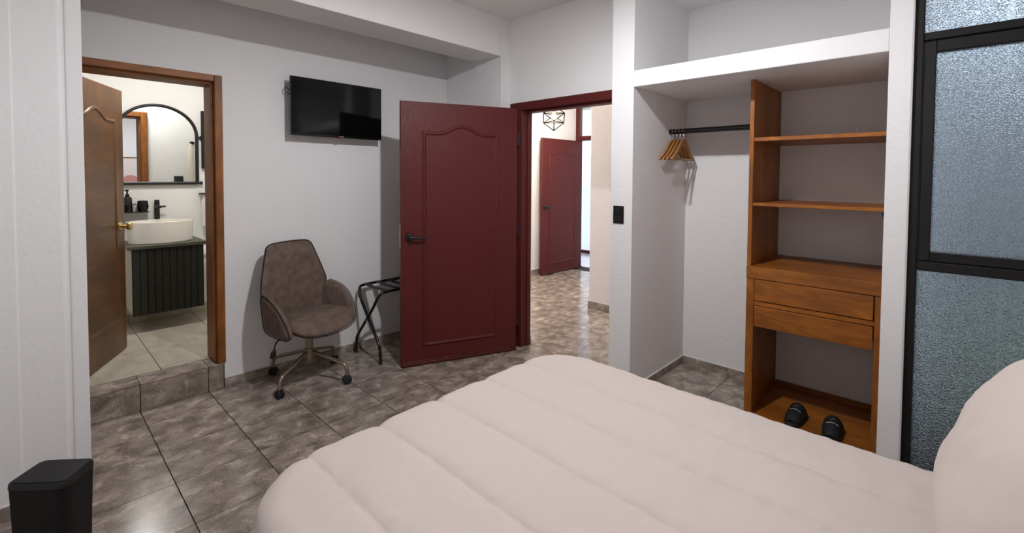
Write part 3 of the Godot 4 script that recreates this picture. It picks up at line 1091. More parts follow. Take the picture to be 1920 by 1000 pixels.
func bathroom_door() -> void:
	var d := struct("door_2", "brown varnished wooden bathroom door opened inwards")
	var dir := Vector3(0.506 - 0.150, 0, -4.362 + 3.655).normalized()
	d.position = Vector3(0.150, 0, -3.655)
	d.basis = Basis(dir, Vector3.UP, dir.cross(Vector3.UP))
	door_leaf(d, 0.790, 0.182, 2.040, M.wood_door, 0.135, false, true)
	for side in [1.0, -1.0]:
		var k := Node3D.new()
		k.name = "knob"
		d.add_child(k, true)
		k.position = Vector3(0.725, 1.072, 0.0 if side > 0 else -0.040)
		var g := G.new()
		g.xf = Transform3D(Basis(Vector3.RIGHT, PI * 0.5 * side), Vector3.ZERO)
		g.lathe(Vector3.ZERO, [Vector2(0, 0), Vector2(0.032, 0), Vector2(0.032, 0.003), Vector2(0.024, 0.008), Vector2(0.012, 0.012), Vector2(0.011, 0.03), Vector2(0.018, 0.036), Vector2(0.026, 0.045), Vector2(0.028, 0.055), Vector2(0.025, 0.064), Vector2(0.012, 0.07), Vector2(0, 0.071)], 26)
		obj("grip", g, M.brass, k)
	var g2 := G.new()
	g2.span(Vector3(0.7895, 1.02, -0.032), Vector3(0.7915, 1.12, -0.008))
	obj("latch_plate", g2, M.brass, d)

func build_hall() -> void:
	structure("wall_hall_north", boxes([[Vector3(3.03, 0, -4.60), Vector3(6.25, CEIL_Y, -4.45)]], 0.0), M.wall, "white far wall of the hall")
	structure("wall_hall_west", boxes([[Vector3(3.03, 0, -4.45), Vector3(3.06, CEIL_Y, -2.834)]], 0.0), M.wall, "white wall of the hall behind the corner column")
	structure("wall_hall_corner", boxes([[Vector3(4.28, 0, -2.90), Vector3(7.3, CEIL_Y, -1.0)], [Vector3(3.66, 0, -1.15), Vector3(4.28, CEIL_Y, -1.0)]], 0.004), M.wall_hall, "beige wall corner in the hall")
	skirting("baseboard_hall_corner", Vector3(4.28, 0, -2.912), Vector3(4.28, 0, -1.15), Vector3(-1, 0, 0), 0.085, "grey stone skirting under the beige hall corner", [-2.246, -1.52])
	skirting("baseboard_hall_north", Vector3(3.06, 0, -4.45), Vector3(6.15, 0, -4.45), Vector3(0, 0, 1), 0.085, "grey stone skirting on the far hall wall", [3.73, 4.455, 5.18, 5.9])
	# doorway at the end of the hall, with a fanlight
	structure("wall_hall_east", boxes([[Vector3(6.15, 0, -3.40), Vector3(6.25, CEIL_Y, -2.90)], [Vector3(6.15, 2.65, -4.45), Vector3(6.25, CEIL_Y, -3.40)]], 0.0), M.wall, "white wall round the doorway at the end of the hall")
	var fr := struct("trim_5", "dark red frame of the doorway and fanlight at the end of the hall")
	for p in [["post", Vector3(6.14, 0, -4.45), Vector3(6.25, 2.65, -4.395), 1], ["post", Vector3(6.14, 0, -3.44), Vector3(6.25, 2.65, -3.40), 1], ["transom", Vector3(6.14, 2.015, -4.395), Vector3(6.25, 2.085, -3.44), 2], ["head", Vector3(6.14, 2.60, -4.395), Vector3(6.25, 2.65, -3.44), 2]]:
		var g := G.new()
		g.span(p[1], p[2], 0.004, p[3])
		obj(p[0], g, M.red, fr)
	var g := G.new()
	g.span(Vector3(6.19, 2.085, -4.395), Vector3(6.195, 2.60, -3.44))
	obj("pane", g, M.clear_glass, fr)
	var d := struct("door_3", "dark red panelled door standing open at the end of the hall")
	d.position = Vector3(6.115, 0, -4.305)
	d.basis = Basis(Vector3(-0.9998, 0, -0.02), Vector3.UP, Vector3(-0.02, 0, 0.9998))
	door_leaf(d, 0.950, 0.008, 2.0, M.red, 0.178)
	lever_handle(d, Vector3(0.888, 0.995, 0.0), 1.0, -1.0)
	var stop := G.new()
	stop.xf = Transform3D(Basis(), Vector3(0.79, 0, 0.012))
	stop.extrude([Vector2(-0.05, 0), Vector2(0.05, 0), Vector2(0.05, 0.006), Vector2(-0.05, 0.03)], 0.035)
	tag(stop_block(stop), "small black wedge under the far hall door", "doorstop")
	# bright room beyond: white walls, a tall frosted window with a red sill
	structure("wall_end_room", boxes([[Vector3(7.30, -0.1, -6.2), Vector3(7.42, 0.05, -2.9)], [Vector3(7.30, 2.70, -6.2), Vector3(7.42, CEIL_Y, -2.9)], [Vector3(6.25, 0, -2.95), Vector3(7.42, CEIL_Y, -2.90)], [Vector3(6.25, 0, -6.2), Vector3(7.42, CEIL_Y, -6.1)], [Vector3(6.15, 0, -6.1), Vector3(6.25, CEIL_Y, -4.60)]], 0.0), M.wall, "white walls of the bright room beyond the hall")
	structure("ceiling_end_room", boxes([[Vector3(6.4, CEIL_Y, -6.25), Vector3(7.5, CEIL_Y + 0.15, -2.85)], [Vector3(6.1, CEIL_Y, -6.25), Vector3(6.4, CEIL_Y + 0.15, -4.65)]], 0.0), M.ceiling, "white ceiling of the bright room beyond the hall")
	structure("floor_end_room", boxes([[Vector3(6.19, -0.1, -4.45), Vector3(7.30, 0.0, -2.95)], [Vector3(6.25, -0.1, -6.1), Vector3(7.30, 0.0, -4.45)]], 0.0), mat(Color(0.88, 0.86, 0.86), 0.18), "pale floor of the bright room beyond the hall")
	var w := struct("window_3", "tall bright window with a red sill beyond the hall")
	g = G.new()
	g.span(Vector3(7.275, 0.0, -6.1), Vector3(7.30, 0.06, -2.95), 0.004, 2)
	obj("sill", g, M.red, w)
	g = G.new()
	g.span(Vector3(7.34, 0.05, -6.1), Vector3(7.346, 2.70, -2.95))
	obj("pane", g, M.clear_glass, w)
	structure("ground_terrace", boxes([[Vector3(7.42, -0.3, -50.0), Vector3(60.0, -0.10, -2.0)]], 0.0), M.white, "white terrace paving outside the end window")
	pendant()

func stop_block(g: G) -> Node:
	var o := obj("door_wedge", g, M.black_rubber)
	o.position = Vector3(6.115, 0, -4.305)
	o.basis = Basis(Vector3(-0.9998, 0, -0.02), Vector3.UP, Vector3(-0.02, 0, 0.9998))
	return o

func pendant() -> void:
	var at := Vector3(4.385, 2.14, -3.50)
	var t := thing("pendant_lamp", "geometric black wire cage pendant with a glowing bulb in the hall", "lamp", at)
	# cube standing on a corner, with the diagonals of its waist
	var r := 0.150
	var low := []
	var up := []
	for k in 3:
		var a := TAU * k / 3.0 + 0.35
		low.append(Vector3(cos(a) * r * 0.943, -r / 3.0, sin(a) * r * 0.943))
		up.append(Vector3(cos(a + PI / 3.0) * r * 0.943, r / 3.0, sin(a + PI / 3.0) * r * 0.943))
	var bars := []
	for k in 3:
		bars.append([Vector3(0, -r, 0), low[k]])
		bars.append([Vector3(0, r, 0), up[k]])
		bars.append([low[k], up[k]])
		bars.append([low[k], up[(k + 2) % 3]])
		bars.append([low[k], low[(k + 1) % 3]])
		bars.append([up[k], up[(k + 1) % 3]])
	for b in bars:
		var g := G.new()
		g.tube(b, 0.0055, 6)
		obj("cage_bar", g, M.cage, t)
	var g := G.new()
	g.tube([Vector3(0, r, 0), Vector3(0, CEIL_Y - at.y - 0.02, 0)], 0.003, 6)
	obj("cord", g, M.black, t)
	g = G.new()
	g.lathe(Vector3(0, CEIL_Y - at.y - 0.025, 0), [Vector2(0, 0), Vector2(0.05, 0), Vector2(0.055, 0.025)], 20)
	obj("canopy", g, M.black, t)
	g = G.new()
	g.lathe(Vector3(0, 0.075, 0), [Vector2(0, 0), Vector2(0.02, 0.0), Vector2(0.02, 0.06), Vector2(0.006, 0.075)], 16)
	obj("socket", g, M.black, t)
	g = G.new()
	g.lathe(Vector3(0, 0.0, 0), [Vector2(0, -0.045), Vector2(0.018, -0.041), Vector2(0.033, -0.026), Vector2(0.038, -0.005), Vector2(0.034, 0.018), Vector2(0.022, 0.045), Vector2(0.016, 0.075)], 20)
	obj("bulb", g, glow(Color(1.0, 0.86, 0.66), 5.0), t)
	lamp(Vector3(0, 0, 0), 2.2, Color(1.0, 0.955, 0.89), 0.04, t)

func build_window() -> void:
	var x0 := 2.745
	var w := struct("window_1", "tall black metal window with pebbled frosted glass right of the closet")
	var z0 := -0.160
	var z1 := SOUTH_Z
	var parts := [
		["stile", Vector3(x0, 0, z0), Vector3(x0 + 0.06, CEIL_Y, -0.122)],
		["stile", Vector3(x0, 0, z1 - 0.04), Vector3(x0 + 0.06, CEIL_Y, z1)],
		["rail", Vector3(x0, 2.053, -0.122), Vector3(x0 + 0.06, 2.088, z1 - 0.04)],
		["rail", Vector3(x0, 1.040, -0.122), Vector3(x0 + 0.06, 1.082, z1 - 0.04)],
		["rail", Vector3(x0, 0.0, -0.122), Vector3(x0 + 0.06, 0.06, z1 - 0.04)],
		["rail", Vector3(x0, CEIL_Y - 0.05, -0.122), Vector3(x0 + 0.06, CEIL_Y, z1 - 0.04)]]
	for p in parts:
		var g := G.new()
		g.span(p[1], p[2], 0.004)
		obj(p[0], g, M.black_frame, w)
	var sash := Node3D.new()
	sash.name = "sash"
	w.add_child(sash, true)
	for p in [["sash_stile", Vector3(x0 + 0.008, 1.084, -0.120), Vector3(x0 + 0.05, 2.051, -0.080)], ["sash_stile", Vector3(x0 + 0.008, 1.084, z1 - 0.08), Vector3(x0 + 0.05, 2.051, z1 - 0.042)], ["sash_rail", Vector3(x0 + 0.008, 1.084, -0.080), Vector3(x0 + 0.05, 1.124, z1 - 0.08)], ["sash_rail", Vector3(x0 + 0.008, 2.0, -0.080), Vector3(x0 + 0.05, 2.051, z1 - 0.08)]]:
		var g := G.new()
		g.span(p[1], p[2], 0.003)
		obj(p[0], g, M.black_frame, sash)
	var g2 := G.new()
	g2.span(Vector3(x0 + 0.026, 1.120, -0.084), Vector3(x0 + 0.032, 2.004, z1 - 0.076))
	obj("pane", g2, M.glass, sash)
	for p in [[0.056, 1.044], [2.084, CEIL_Y - 0.046]]:
		g2 = G.new()
		g2.span(Vector3(x0 + 0.026, p[0], -0.126), Vector3(x0 + 0.032, p[1], z1 - 0.036))
		obj("pane", g2, M.glass, w)
	# cement bead between plaster and metal
	g2 = G.new()
	g2.span(Vector3(FRONT_X + 0.001, 0, -0.1605), Vector3(FRONT_X + 0.018, CEIL_Y, -0.154), 0.002)
	structure("trim_6", g2, M.caulk, "uneven cement bead beside the black window frame")
	# the court outside the window
	structure("wall_court", boxes([[Vector3(4.75, -0.3, -1.0), Vector3(4.9, 2.5, 4.0)], [Vector3(2.8, -0.3, 3.6), Vector3(4.75, 2.8, 3.75)]], 0.0), M.concrete, "grey concrete wall across the narrow court outside the window")
	structure("ground_court", boxes([[Vector3(2.80, -0.3, -1.0), Vector3(4.75, -0.12, 3.6)]], 0.0), M.caulk, "pale ground of the court outside the window")
	var hedge := G.new()
	for k in 260:
		var c := Vector3(rng.randf_range(3.75, 4.35), rng.randf_range(-0.1, 0.55), rng.randf_range(-0.7, 1.6))
		var a := Vector3(rng.randf_range(-1, 1), rng.randf_range(-1, 1), rng.randf_range(-1, 1)).normalized() * 0.09
		var b := a.cross(Vector3(rng.randf_range(-1, 1), 1, rng.randf_range(-1, 1))).normalized() * 0.035
		hedge.poly([c - a, c + b, c + a, c - b], [Vector2.ZERO, Vector2.RIGHT, Vector2.ONE, Vector2.DOWN], Vector3.UP)
	var h := obj("hedge_foliage", hedge, M.leaf)
	tag(h, "blurred green plants in the court behind the lowest frosted pane", "plants")
	h.set_meta("kind", "stuff")

func build_closet() -> void:
	var x0 := 2.965
	var t := thing("closet_shelving", "honey-brown wooden shelving unit with two drawers built into the closet", "shelf unit", Vector3(0, 0, 0))
	var parts := [
		["side_panel", Vector3(x0 + 0.012, 0.924, -0.897), Vector3(BACK_X - 0.002, 2.024, -0.874), 1],
		["shelf", Vector3(x0 + 0.018, 1.661, -0.874), Vector3(BACK_X - 0.002, 1.684, -0.242), 2],
		["shelf", Vector3(x0 + 0.018, 1.280, -0.874), Vector3(BACK_X - 0.002, 1.299, -0.242), 2],
		["counter", Vector3(x0 - 0.006, 0.854, -0.893), Vector3(BACK_X - 0.002, 0.924, -0.242), 2],
		["post", Vector3(x0, 0.0, -0.893), Vector3(x0 + 0.03, 0.854, -0.851), 1],
		["post", Vector3(x0, 0.0, -0.286), Vector3(x0 + 0.03, 0.854, -0.242), 1],
		["side_panel", Vector3(x0 + 0.03, 0.0, -0.891), Vector3(BACK_X - 0.002, 0.854, -0.869), 1],
		["side_panel", Vector3(x0 + 0.03, 0.0, -0.264), Vector3(BACK_X - 0.002, 0.854, -0.242), 1],
		["rail", Vector3(x0 + 0.004, 0.695, -0.851), Vector3(x0 + 0.03, 0.722, -0.286), 2],
		["bottom_board", Vector3(x0 + 0.004, 0.014, -0.869), Vector3(BACK_X - 0.002, 0.036, -0.264), 2],
		["plinth", Vector3(x0 + 0.02, 0.0, -0.851), Vector3(x0 + 0.04, 0.014, -0.286), 2],
		["back_strip", Vector3(BACK_X - 0.022, 0.036, -0.869), Vector3(BACK_X - 0.002, 0.066, -0.264), 2],
		["drawer_runner", Vector3(x0 + 0.03, 0.56, -0.869), Vector3(BACK_X - 0.02, 0.58, -0.853), 0],
		["drawer_runner", Vector3(x0 + 0.03, 0.56, -0.28), Vector3(BACK_X - 0.02, 0.58, -0.264), 0]]
	for p in parts:
		var g := G.new()
		g.off = Vector2(rng.randf() * 2.0, rng.randf() * 2.0)
		g.span(p[1], p[2], 0.002, p[3])
		obj(p[0], g, M.wood, t)
	for y in [[0.726, 0.850], [0.572, 0.692]]:
		var d := Node3D.new()
		d.name = "drawer"
		t.add_child(d, true)
		var g := G.new()
		g.off = Vector2(rng.randf() * 2.0, rng.randf() * 2.0)
		g.span(Vector3(x0 - 0.004, y[0], -0.848), Vector3(x0 + 0.016, y[1], -0.291), 0.002, 2)
		obj("front", g, M.wood, d)
		g = G.new()
		g.span(Vector3(x0 + 0.03, y[0] + 0.01, -0.839), Vector3(BACK_X - 0.05, y[1] - 0.02, -0.30), 0.002, 0)
		obj("box", g, M.wood, d)
	for s in [[1.652, -0.262], [1.265, -0.262]]:
		var g := G.new()
		g.box(Vector3(x0 + 0.02, s[0], s[1] + 0.006), Vector3(0.02, 0.022, 0.026), 0.002)
		obj("shelf_support", g, M.black, t)

func hangers_and_rod() -> void:
	var rod := thing("hanging_rod", "round black clothes rod across the closet", "rod", Vector3(3.26, 1.775, 0))
	var g := G.new()
	g.tube([Vector3(0, 0, -1.522), Vector3(0, 0, -0.899)], 0.0185, 18)
	obj("bar", g, M.black, rod)
	var first: Node3D
	var names := ["wooden clothes hanger nearest the closet's side wall", "second wooden hanger from the closet's side wall", "third wooden hanger from the closet's side wall", "outermost wooden hanger on the rod, farthest from the closet's side wall"]
	for k in 4:
		var z := -1.498 + 0.026 * k
		if k == 0:
			first = thing("clothes_hanger", names[0], "hanger", Vector3(3.26, 1.775, z), 0.0, "wooden hangers on the closet rod")
			# shoulders: a bowed flat of wood
			g = G.new()
			var prof := []
			var up_edge := smooth_path([Vector2(0.0, -0.058), Vector2(0.030, -0.066), Vector2(0.075, -0.100), Vector2(0.125, -0.145), Vector2(0.170, -0.176), Vector2(0.205, -0.192), Vector2(0.212, -0.205)], 3)
			var low_edge := smooth_path([Vector2(0.196, -0.209), Vector2(0.155, -0.194), Vector2(0.105, -0.158), Vector2(0.055, -0.118), Vector2(0.0, -0.092)], 3)
			var side_edge: Array = up_edge + low_edge
			for p in side_edge:
				prof.append(p)
			for j in range(side_edge.size() - 2, 0, -1):
				prof.append(Vector2(-side_edge[j].x, side_edge[j].y))
			g.xf = Transform3D(Basis(), Vector3(0, 0, -0.006))
			g.extrude(prof, 0.012, true)
			obj("shoulders", g, M.hanger_wood, first)
			g = G.new()
			g.tube([Vector3(-0.2, -0.198, 0), Vector3(0.2, -0.198, 0)], 0.005, 8)
			obj("trouser_bar", g, M.hanger_wood, first)
			g = G.new()
			var path := [Vector3(0, -0.064, 0), Vector3(0, -0.040, 0)]
			for j in 17:
				var a := -PI * 0.5 + TAU * 0.78 * j / 16.0
				path.append(Vector3(cos(a) * 0.0195, sin(a) * 0.0195, 0))
			g.tube(path, 0.0018, 6)
			obj("hook", g, M.chrome, first)
		else:
			var c: Node3D = first.duplicate()
			c.name = numbered("clothes_hanger")
			add_child(c)
			c.position = Vector3(3.26, 1.775, z)
			c.set_meta("label", names[k])
		if k == 3:
			pass
	var turns := [0.0, 0.01, 0.02, 0.05]
	for k in 4:
		var nd: Node3D = get_node("clothes_hanger" if k == 0 else "clothes_hanger_%03d" % k)
		nd.rotation.y = turns[k]

func slippers() -> void:
	for k in 2:
		var t := thing("slipper", ["black slide slipper nearer the drawer post, on the closet's bottom board", "black slide slipper nearer the white pier, on the closet's bottom board"][k], "slipper", Vector3([3.09, 3.06][k], 0.037, [-0.645, -0.462][k]), [PI - 0.02, PI + 0.08][k], "pair of black slippers in the closet")
		var sgn := -1.0 if k == 0 else 1.0
		# toes point to -x, out of the closet? the open heel faces the room: strap arches over the far half
		var sole := []
		for j in 40:
			var a := TAU * j / 40.0
			var x := cos(a) * 0.135
			var w := 0.044 + 0.006 * cos(a) + 0.004 * sgn * sin(2.0 * a)
			sole.append(Vector2(x, sin(a) * w * pow(absf(sin(a)) + 0.001, -0.12)))
		var g := G.new()
		g.slab(sole, 0.024, func(x: float, y: float, o: float) -> Vector3: return Vector3(x, 0.013 + o, y), 5, 8.0)
		obj("sole", g, M.black_rubber, t)
		g = G.new()
		var nu := 15
		var nv := 21
		var shape := func(i: int, j: int, lift: float) -> Vector3:
			var s := float(i) / (nu - 1)               # from the open edge to the toe edge
			var a := PI * float(j) / (nv - 1)
			var x := lerpf(-0.055, 0.105, s)
			var w := (0.050 - 0.012 * s * s) + lift
			var hgt := lerpf(0.072, 0.026, s * s) + lift
			return Vector3(x + 0.012 * sin(a) * (1.0 - s), 0.012 + sin(a) * hgt, -cos(a) * w)
		g.grid(nu, nv, func(i, j): return shape.call(i, j, 0.0), false, false, true)
		g.grid(nu, nv, func(i, j): return shape.call(i, j, -0.006), false, false, false)
		for e in [0, nu - 1]:
			for j in nv - 1:
				g.poly([shape.call(e, j, 0.0), shape.call(e, j + 1, 0.0), shape.call(e, j + 1, -0.006), shape.call(e, j, -0.006)], [Vector2.ZERO, Vector2.RIGHT, Vector2.ONE, Vector2.DOWN], Vector3(-1 if e == 0 else 1, 0, 0))
		obj("strap", g, M.black_rubber, t)
		# the white line of tiny print with a small swirl above it
		g = G.new()
		var letters := 17
		for j in letters:
			if j == 4:
				continue
			var a0 := PI * (0.30 + 0.40 * j / letters)
			var a1 := PI * (0.30 + 0.40 * (j + 0.72) / letters)
			var tall := 0.0045 if j != 0 and j != 5 else 0.006
			var q := []
			for w in [[a0, 0.0], [a1, 0.0], [a1, tall], [a0, tall]]:
				var s: float = 0.50 - w[1] / 0.16
				var x := lerpf(-0.055, 0.105, s)
				var hgt := lerpf(0.072, 0.026, s * s) + 0.0008
				q.append(Vector3(x + 0.012 * sin(w[0]) * (1.0 - s), 0.012 + sin(w[0]) * hgt, -cos(w[0]) * (0.0508 - 0.012 * s * s)))
			g.poly(q, [Vector2.ZERO, Vector2.RIGHT, Vector2.ONE, Vector2.DOWN], Vector3(0, 1, 0))
		obj("printed_line", g, M.white, t)
		g = G.new()
		var swirl := []
		for j in 22:
			var u := float(j) / 21.0
			var px := 0.011 * (u - 0.5) * 2.0
			var py := 0.008 * sin(u * TAU)
			var a := PI * 0.5 + px / 0.05
			var s := 0.28 - py / 0.16
			var hgt := lerpf(0.072, 0.026, s * s) + 0.0006
			swirl.append(Vector3(lerpf(-0.055, 0.105, s) + 0.012 * sin(a) * (1.0 - s), 0.012 + sin(a) * hgt, -cos(a) * 0.05))
		g.tube(swirl, 0.0012, 5)
		obj("printed_swirl", g, mat(Color(0.5, 0.49, 0.5), 0.7), t)

func television() -> void:
	var t := thing("television", "flat black television mounted on the white wall", "television", Vector3(1.699, 1.947, -3.465))
	var g := G.new()
	g.span(Vector3(-0.3645, -0.212, -0.022), Vector3(0.3645, 0.212, -0.001), 0.003)
	obj("casing", g, M.black_gloss, t)
	g = G.new()
	g.span(Vector3(-0.24, -0.16, -0.055), Vector3(0.24, 0.12, -0.022), 0.006)
	obj("rear_housing", g, M.black, t)
	g = G.new()
	g.span(Vector3(-0.357, -0.196, -0.001), Vector3(0.357, 0.206, 0.0004))
	obj("screen", g, M.screen, t)
	g = G.new()
	g.span(Vector3(-0.10, -0.1, -0.110), Vector3(0.10, 0.1, -0.055), 0.003)
	obj("wall_bracket", g, M.black, t)
	g = G.new()
	for k in 7:
		g.span(Vector3(-0.004 + 0.0058 * k, -0.2065, -0.001), Vector3(-0.0002 + 0.0058 * k, -0.2015, 0.0006))
	obj("brand_mark", g, mat(Color(0.72, 0.72, 0.73), 0.4), t)
	g = G.new()
	for k in 4:
		g.span(Vector3(0.330 + 0.005 * k, -0.2065, -0.001), Vector3(0.3335 + 0.005 * k, -0.204, 0.0006))
	obj("printed_mark", g, mat(Color(0.45, 0.45, 0.46), 0.4), t)
	g = G.new()
	g.box(Vector3(0.004, -0.2165, -0.010), Vector3(0.022, 0.006, 0.012), 0.002)
	obj("standby_light", g, glow(Color(0.75, 0.02, 0.05), 0.55), t)
	g = G.new()
	g.tube(smooth_path([Vector3(-0.3, 0.05, -0.05), Vector3(-0.36, 0.09, -0.055), Vector3(-0.378, 0.11, -0.06), Vector3(-0.372, 0.135, -0.065), Vector3(-0.33, 0.10, -0.075), Vector3(-0.28, 0.02, -0.08)], 5), 0.003, 6)
	obj("cable", g, M.black, t)

func office_chair() -> void:
	var t := thing("office_chair", "brown suede swivel chair with winged arms on a metal four-star base", "chair", Vector3(1.375, 0, -3.282), 0.0)
	var up := Node3D.new()
	up.name = "shell"
	t.add_child(up)
	up.rotation.y = deg_to_rad(17.0)
	# backrest
	var half := [Vector2(0.0, 0.968), Vector2(0.12, 0.965), Vector2(0.170, 0.953), Vector2(0.194, 0.915), Vector2(0.232, 0.80), Vector2(0.264, 0.69), Vector2(0.268, 0.64), Vector2(0.256, 0.52), Vector2(0.240, 0.44), Vector2(0.13, 0.415)]
	var ring := half.duplicate()
	ring.append(Vector2(0.0, 0.41))
	for k in range(half.size() - 1, 0, -1):
		ring.append(Vector2(-half[k].x, half[k].y))
	var bo := smooth_path(ring, 4, true)
	var back_place := func(x: float, y: float, o: float) -> Vector3:
		var rise := (y - 0.42) / 0.57
		return Vector3(x, y - o * 0.15, -0.165 - 0.045 * rise - 0.020 * rise * rise + 0.70 * x * x + o)
	var g := G.new()
	g.slab(bo, 0.062, back_place, 8, 5.0)
	obj("backrest", g, M.suede, up)
	g = G.new()
	var edge := []
	for p in bo:
		edge.append(back_place.call(p.x, p.y, 0.006))
	g.tube(edge, 0.0035, 6, true)
	obj("back_piping", g, M.piping, up)
	# seat
	var so := smooth_path([Vector2(0.0, 0.262), Vector2(0.13, 0.252), Vector2(0.222, 0.215), Vector2(0.258, 0.13), Vector2(0.245, 0.0), Vector2(0.220, -0.14), Vector2(0.18, -0.19), Vector2(0.0, -0.20), Vector2(-0.18, -0.19), Vector2(-0.220, -0.14), Vector2(-0.245, 0.0), Vector2(-0.258, 0.13), Vector2(-0.222, 0.215), Vector2(-0.13, 0.252)], 4, true)
	var seat_place := func(x: float, y: float, o: float) -> Vector3:
		return Vector3(x, 0.443 + o - 0.045 * pow(maxf(0.0, y - 0.06) / 0.18, 2.0) + 0.12 * x * x + 0.02 * y, y)
	g = G.new()
	g.slab(so, 0.095, func(x: float, y: float, o: float) -> Vector3: return seat_place.call(x, y, o), 8, 5.0)
	obj("seat", g, M.suede, up)
	g = G.new()
	edge = []
	for p in so:
		if p.y > 0.0:
			edge.append(seat_place.call(p.x, p.y, -0.018))
	# the front run of piping from side to side
	edge.sort_custom(func(a: Vector3, b: Vector3): return atan2(a.z, a.x) < atan2(b.z, b.x))
	g.tube(edge, 0.0035, 6)
	obj("seat_piping", g, M.piping, up)
	# arms: winged side panels that sweep down to the seat's front
	var ao := smooth_path([Vector2(-0.125, 0.632), Vector2(-0.085, 0.645), Vector2(-0.01, 0.625), Vector2(0.065, 0.580), Vector2(0.120, 0.515), Vector2(0.152, 0.450), Vector2(0.160, 0.405), Vector2(0.135, 0.383), Vector2(0.04, 0.380), Vector2(-0.08, 0.385), Vector2(-0.12, 0.400), Vector2(-0.138, 0.44), Vector2(-0.138, 0.58)], 4, true)
	for s in [-1.0, 1.0]:
		g = G.new()
		var arm_place := func(x: float, y: float, o: float) -> Vector3:
			var f := clampf((y - 0.36) / 0.30, 0.0, 1.0)
			var ahead := clampf((x + 0.14) / 0.36, 0.0, 1.0)
			return Vector3(s * (0.226 + 0.030 * f + 0.045 * sin(PI * 0.5 * ahead) - 0.028 * pow(ahead, 5.0)) + o, y, x)
		g.slab(ao, 0.058, func(x: float, y: float, o: float) -> Vector3: return arm_place.call(x, y, o), 7, 8.0)
		var arm := obj("arm", g, M.suede, up)
		g = G.new()
		edge = []
		for p in ao:
			edge.append(arm_place.call(p.x, p.y, 0.018 * s))
		g.tube(edge, 0.003, 6, true)
		obj("arm_piping", g, M.piping, arm)
	# mechanism
	g = G.new()
	g.box(Vector3(0, 0.366, -0.01), Vector3(0.15, 0.045, 0.22), 0.008)
	obj("mechanism", g, M.black, up)
	g = G.new()
	g.xf = Transform3D(Basis(Vector3.RIGHT, PI * 0.5), Vector3(0.045, 0.338, 0.05))
	g.lathe(Vector3.ZERO, [Vector2(0, 0), Vector2(0.026, 0.0), Vector2(0.028, 0.04), Vector2(0.024, 0.06), Vector2(0, 0.062)], 18)
	obj("tension_knob", g, M.black, up)
	g = G.new()
	g.tube(smooth_path([Vector3(-0.06, 0.368, 0.0), Vector3(-0.20, 0.368, 0.01), Vector3(-0.270, 0.352, 0.02), Vector3(-0.292, 0.310, 0.025)], 5), 0.005, 8)
	g.slab([Vector2(-0.303, 0.315), Vector2(-0.282, 0.315), Vector2(-0.279, 0.29), Vector2(-0.283, 0.262), Vector2(-0.305, 0.258), Vector2(-0.322, 0.266), Vector2(-0.317, 0.292)], 0.016, func(x: float, y: float, o: float) -> Vector3: return Vector3(x, y, 0.026 + o), 4, 6.0)
	obj("lever", g, M.black, up)
	# base
	g = G.new()
	g.lathe(Vector3.ZERO, [Vector2(0, 0.13), Vector2(0.020, 0.13), Vector2(0.022, 0.165), Vector2(0.030, 0.168), Vector2(0.030, 0.225), Vector2(0.025, 0.228), Vector2(0.025, 0.360), Vector2(0, 0.361)], 24)
	obj("column", g, M.champagne, t)
	for k in 4:
		var a := deg_to_rad(59.0 + 90.0 * k)
		var d := Vector3(cos(a), 0, sin(a))
		var leg := Node3D.new()
		leg.name = "leg"
		t.add_child(leg, true)
		g = G.new()
		g.tube(smooth_path([d * 0.02 + Vector3.UP * 0.20, d * 0.08 + Vector3.UP * 0.19, d * 0.25 + Vector3.UP * 0.142, d * 0.285 + Vector3.UP * 0.120, d * 0.297 + Vector3.UP * 0.085, d * 0.298 + Vector3.UP * 0.060], 5), 0.0125, 12)
		obj("tube", g, M.champagne, leg)
		var side := Vector3(-d.z, 0, d.x)
		var roll := side.rotated(Vector3.UP, 0.7 + 0.5 * k)
		var fwd := roll.cross(Vector3.UP)
		g = G.new()
		for w in [-1.0, 1.0]:
			g.xf = Transform3D(Basis(fwd, roll * 1.0, fwd.cross(roll)), d * 0.298 + Vector3.UP * 0.030 + roll * (0.011 * w) - roll * 0.009)
			g.lathe(Vector3.ZERO, [Vector2(0, 0), Vector2(0.026, 0), Vector2(0.030, 0.004), Vector2(0.030, 0.014), Vector2(0.026, 0.018), Vector2(0, 0.018)], 20)
		g.xf = Transform3D()
		g.tube([d * 0.298 + Vector3.UP * 0.03, d * 0.298 + Vector3.UP * 0.066], 0.008, 8)
		obj("caster", g, M.black_rubber, leg)

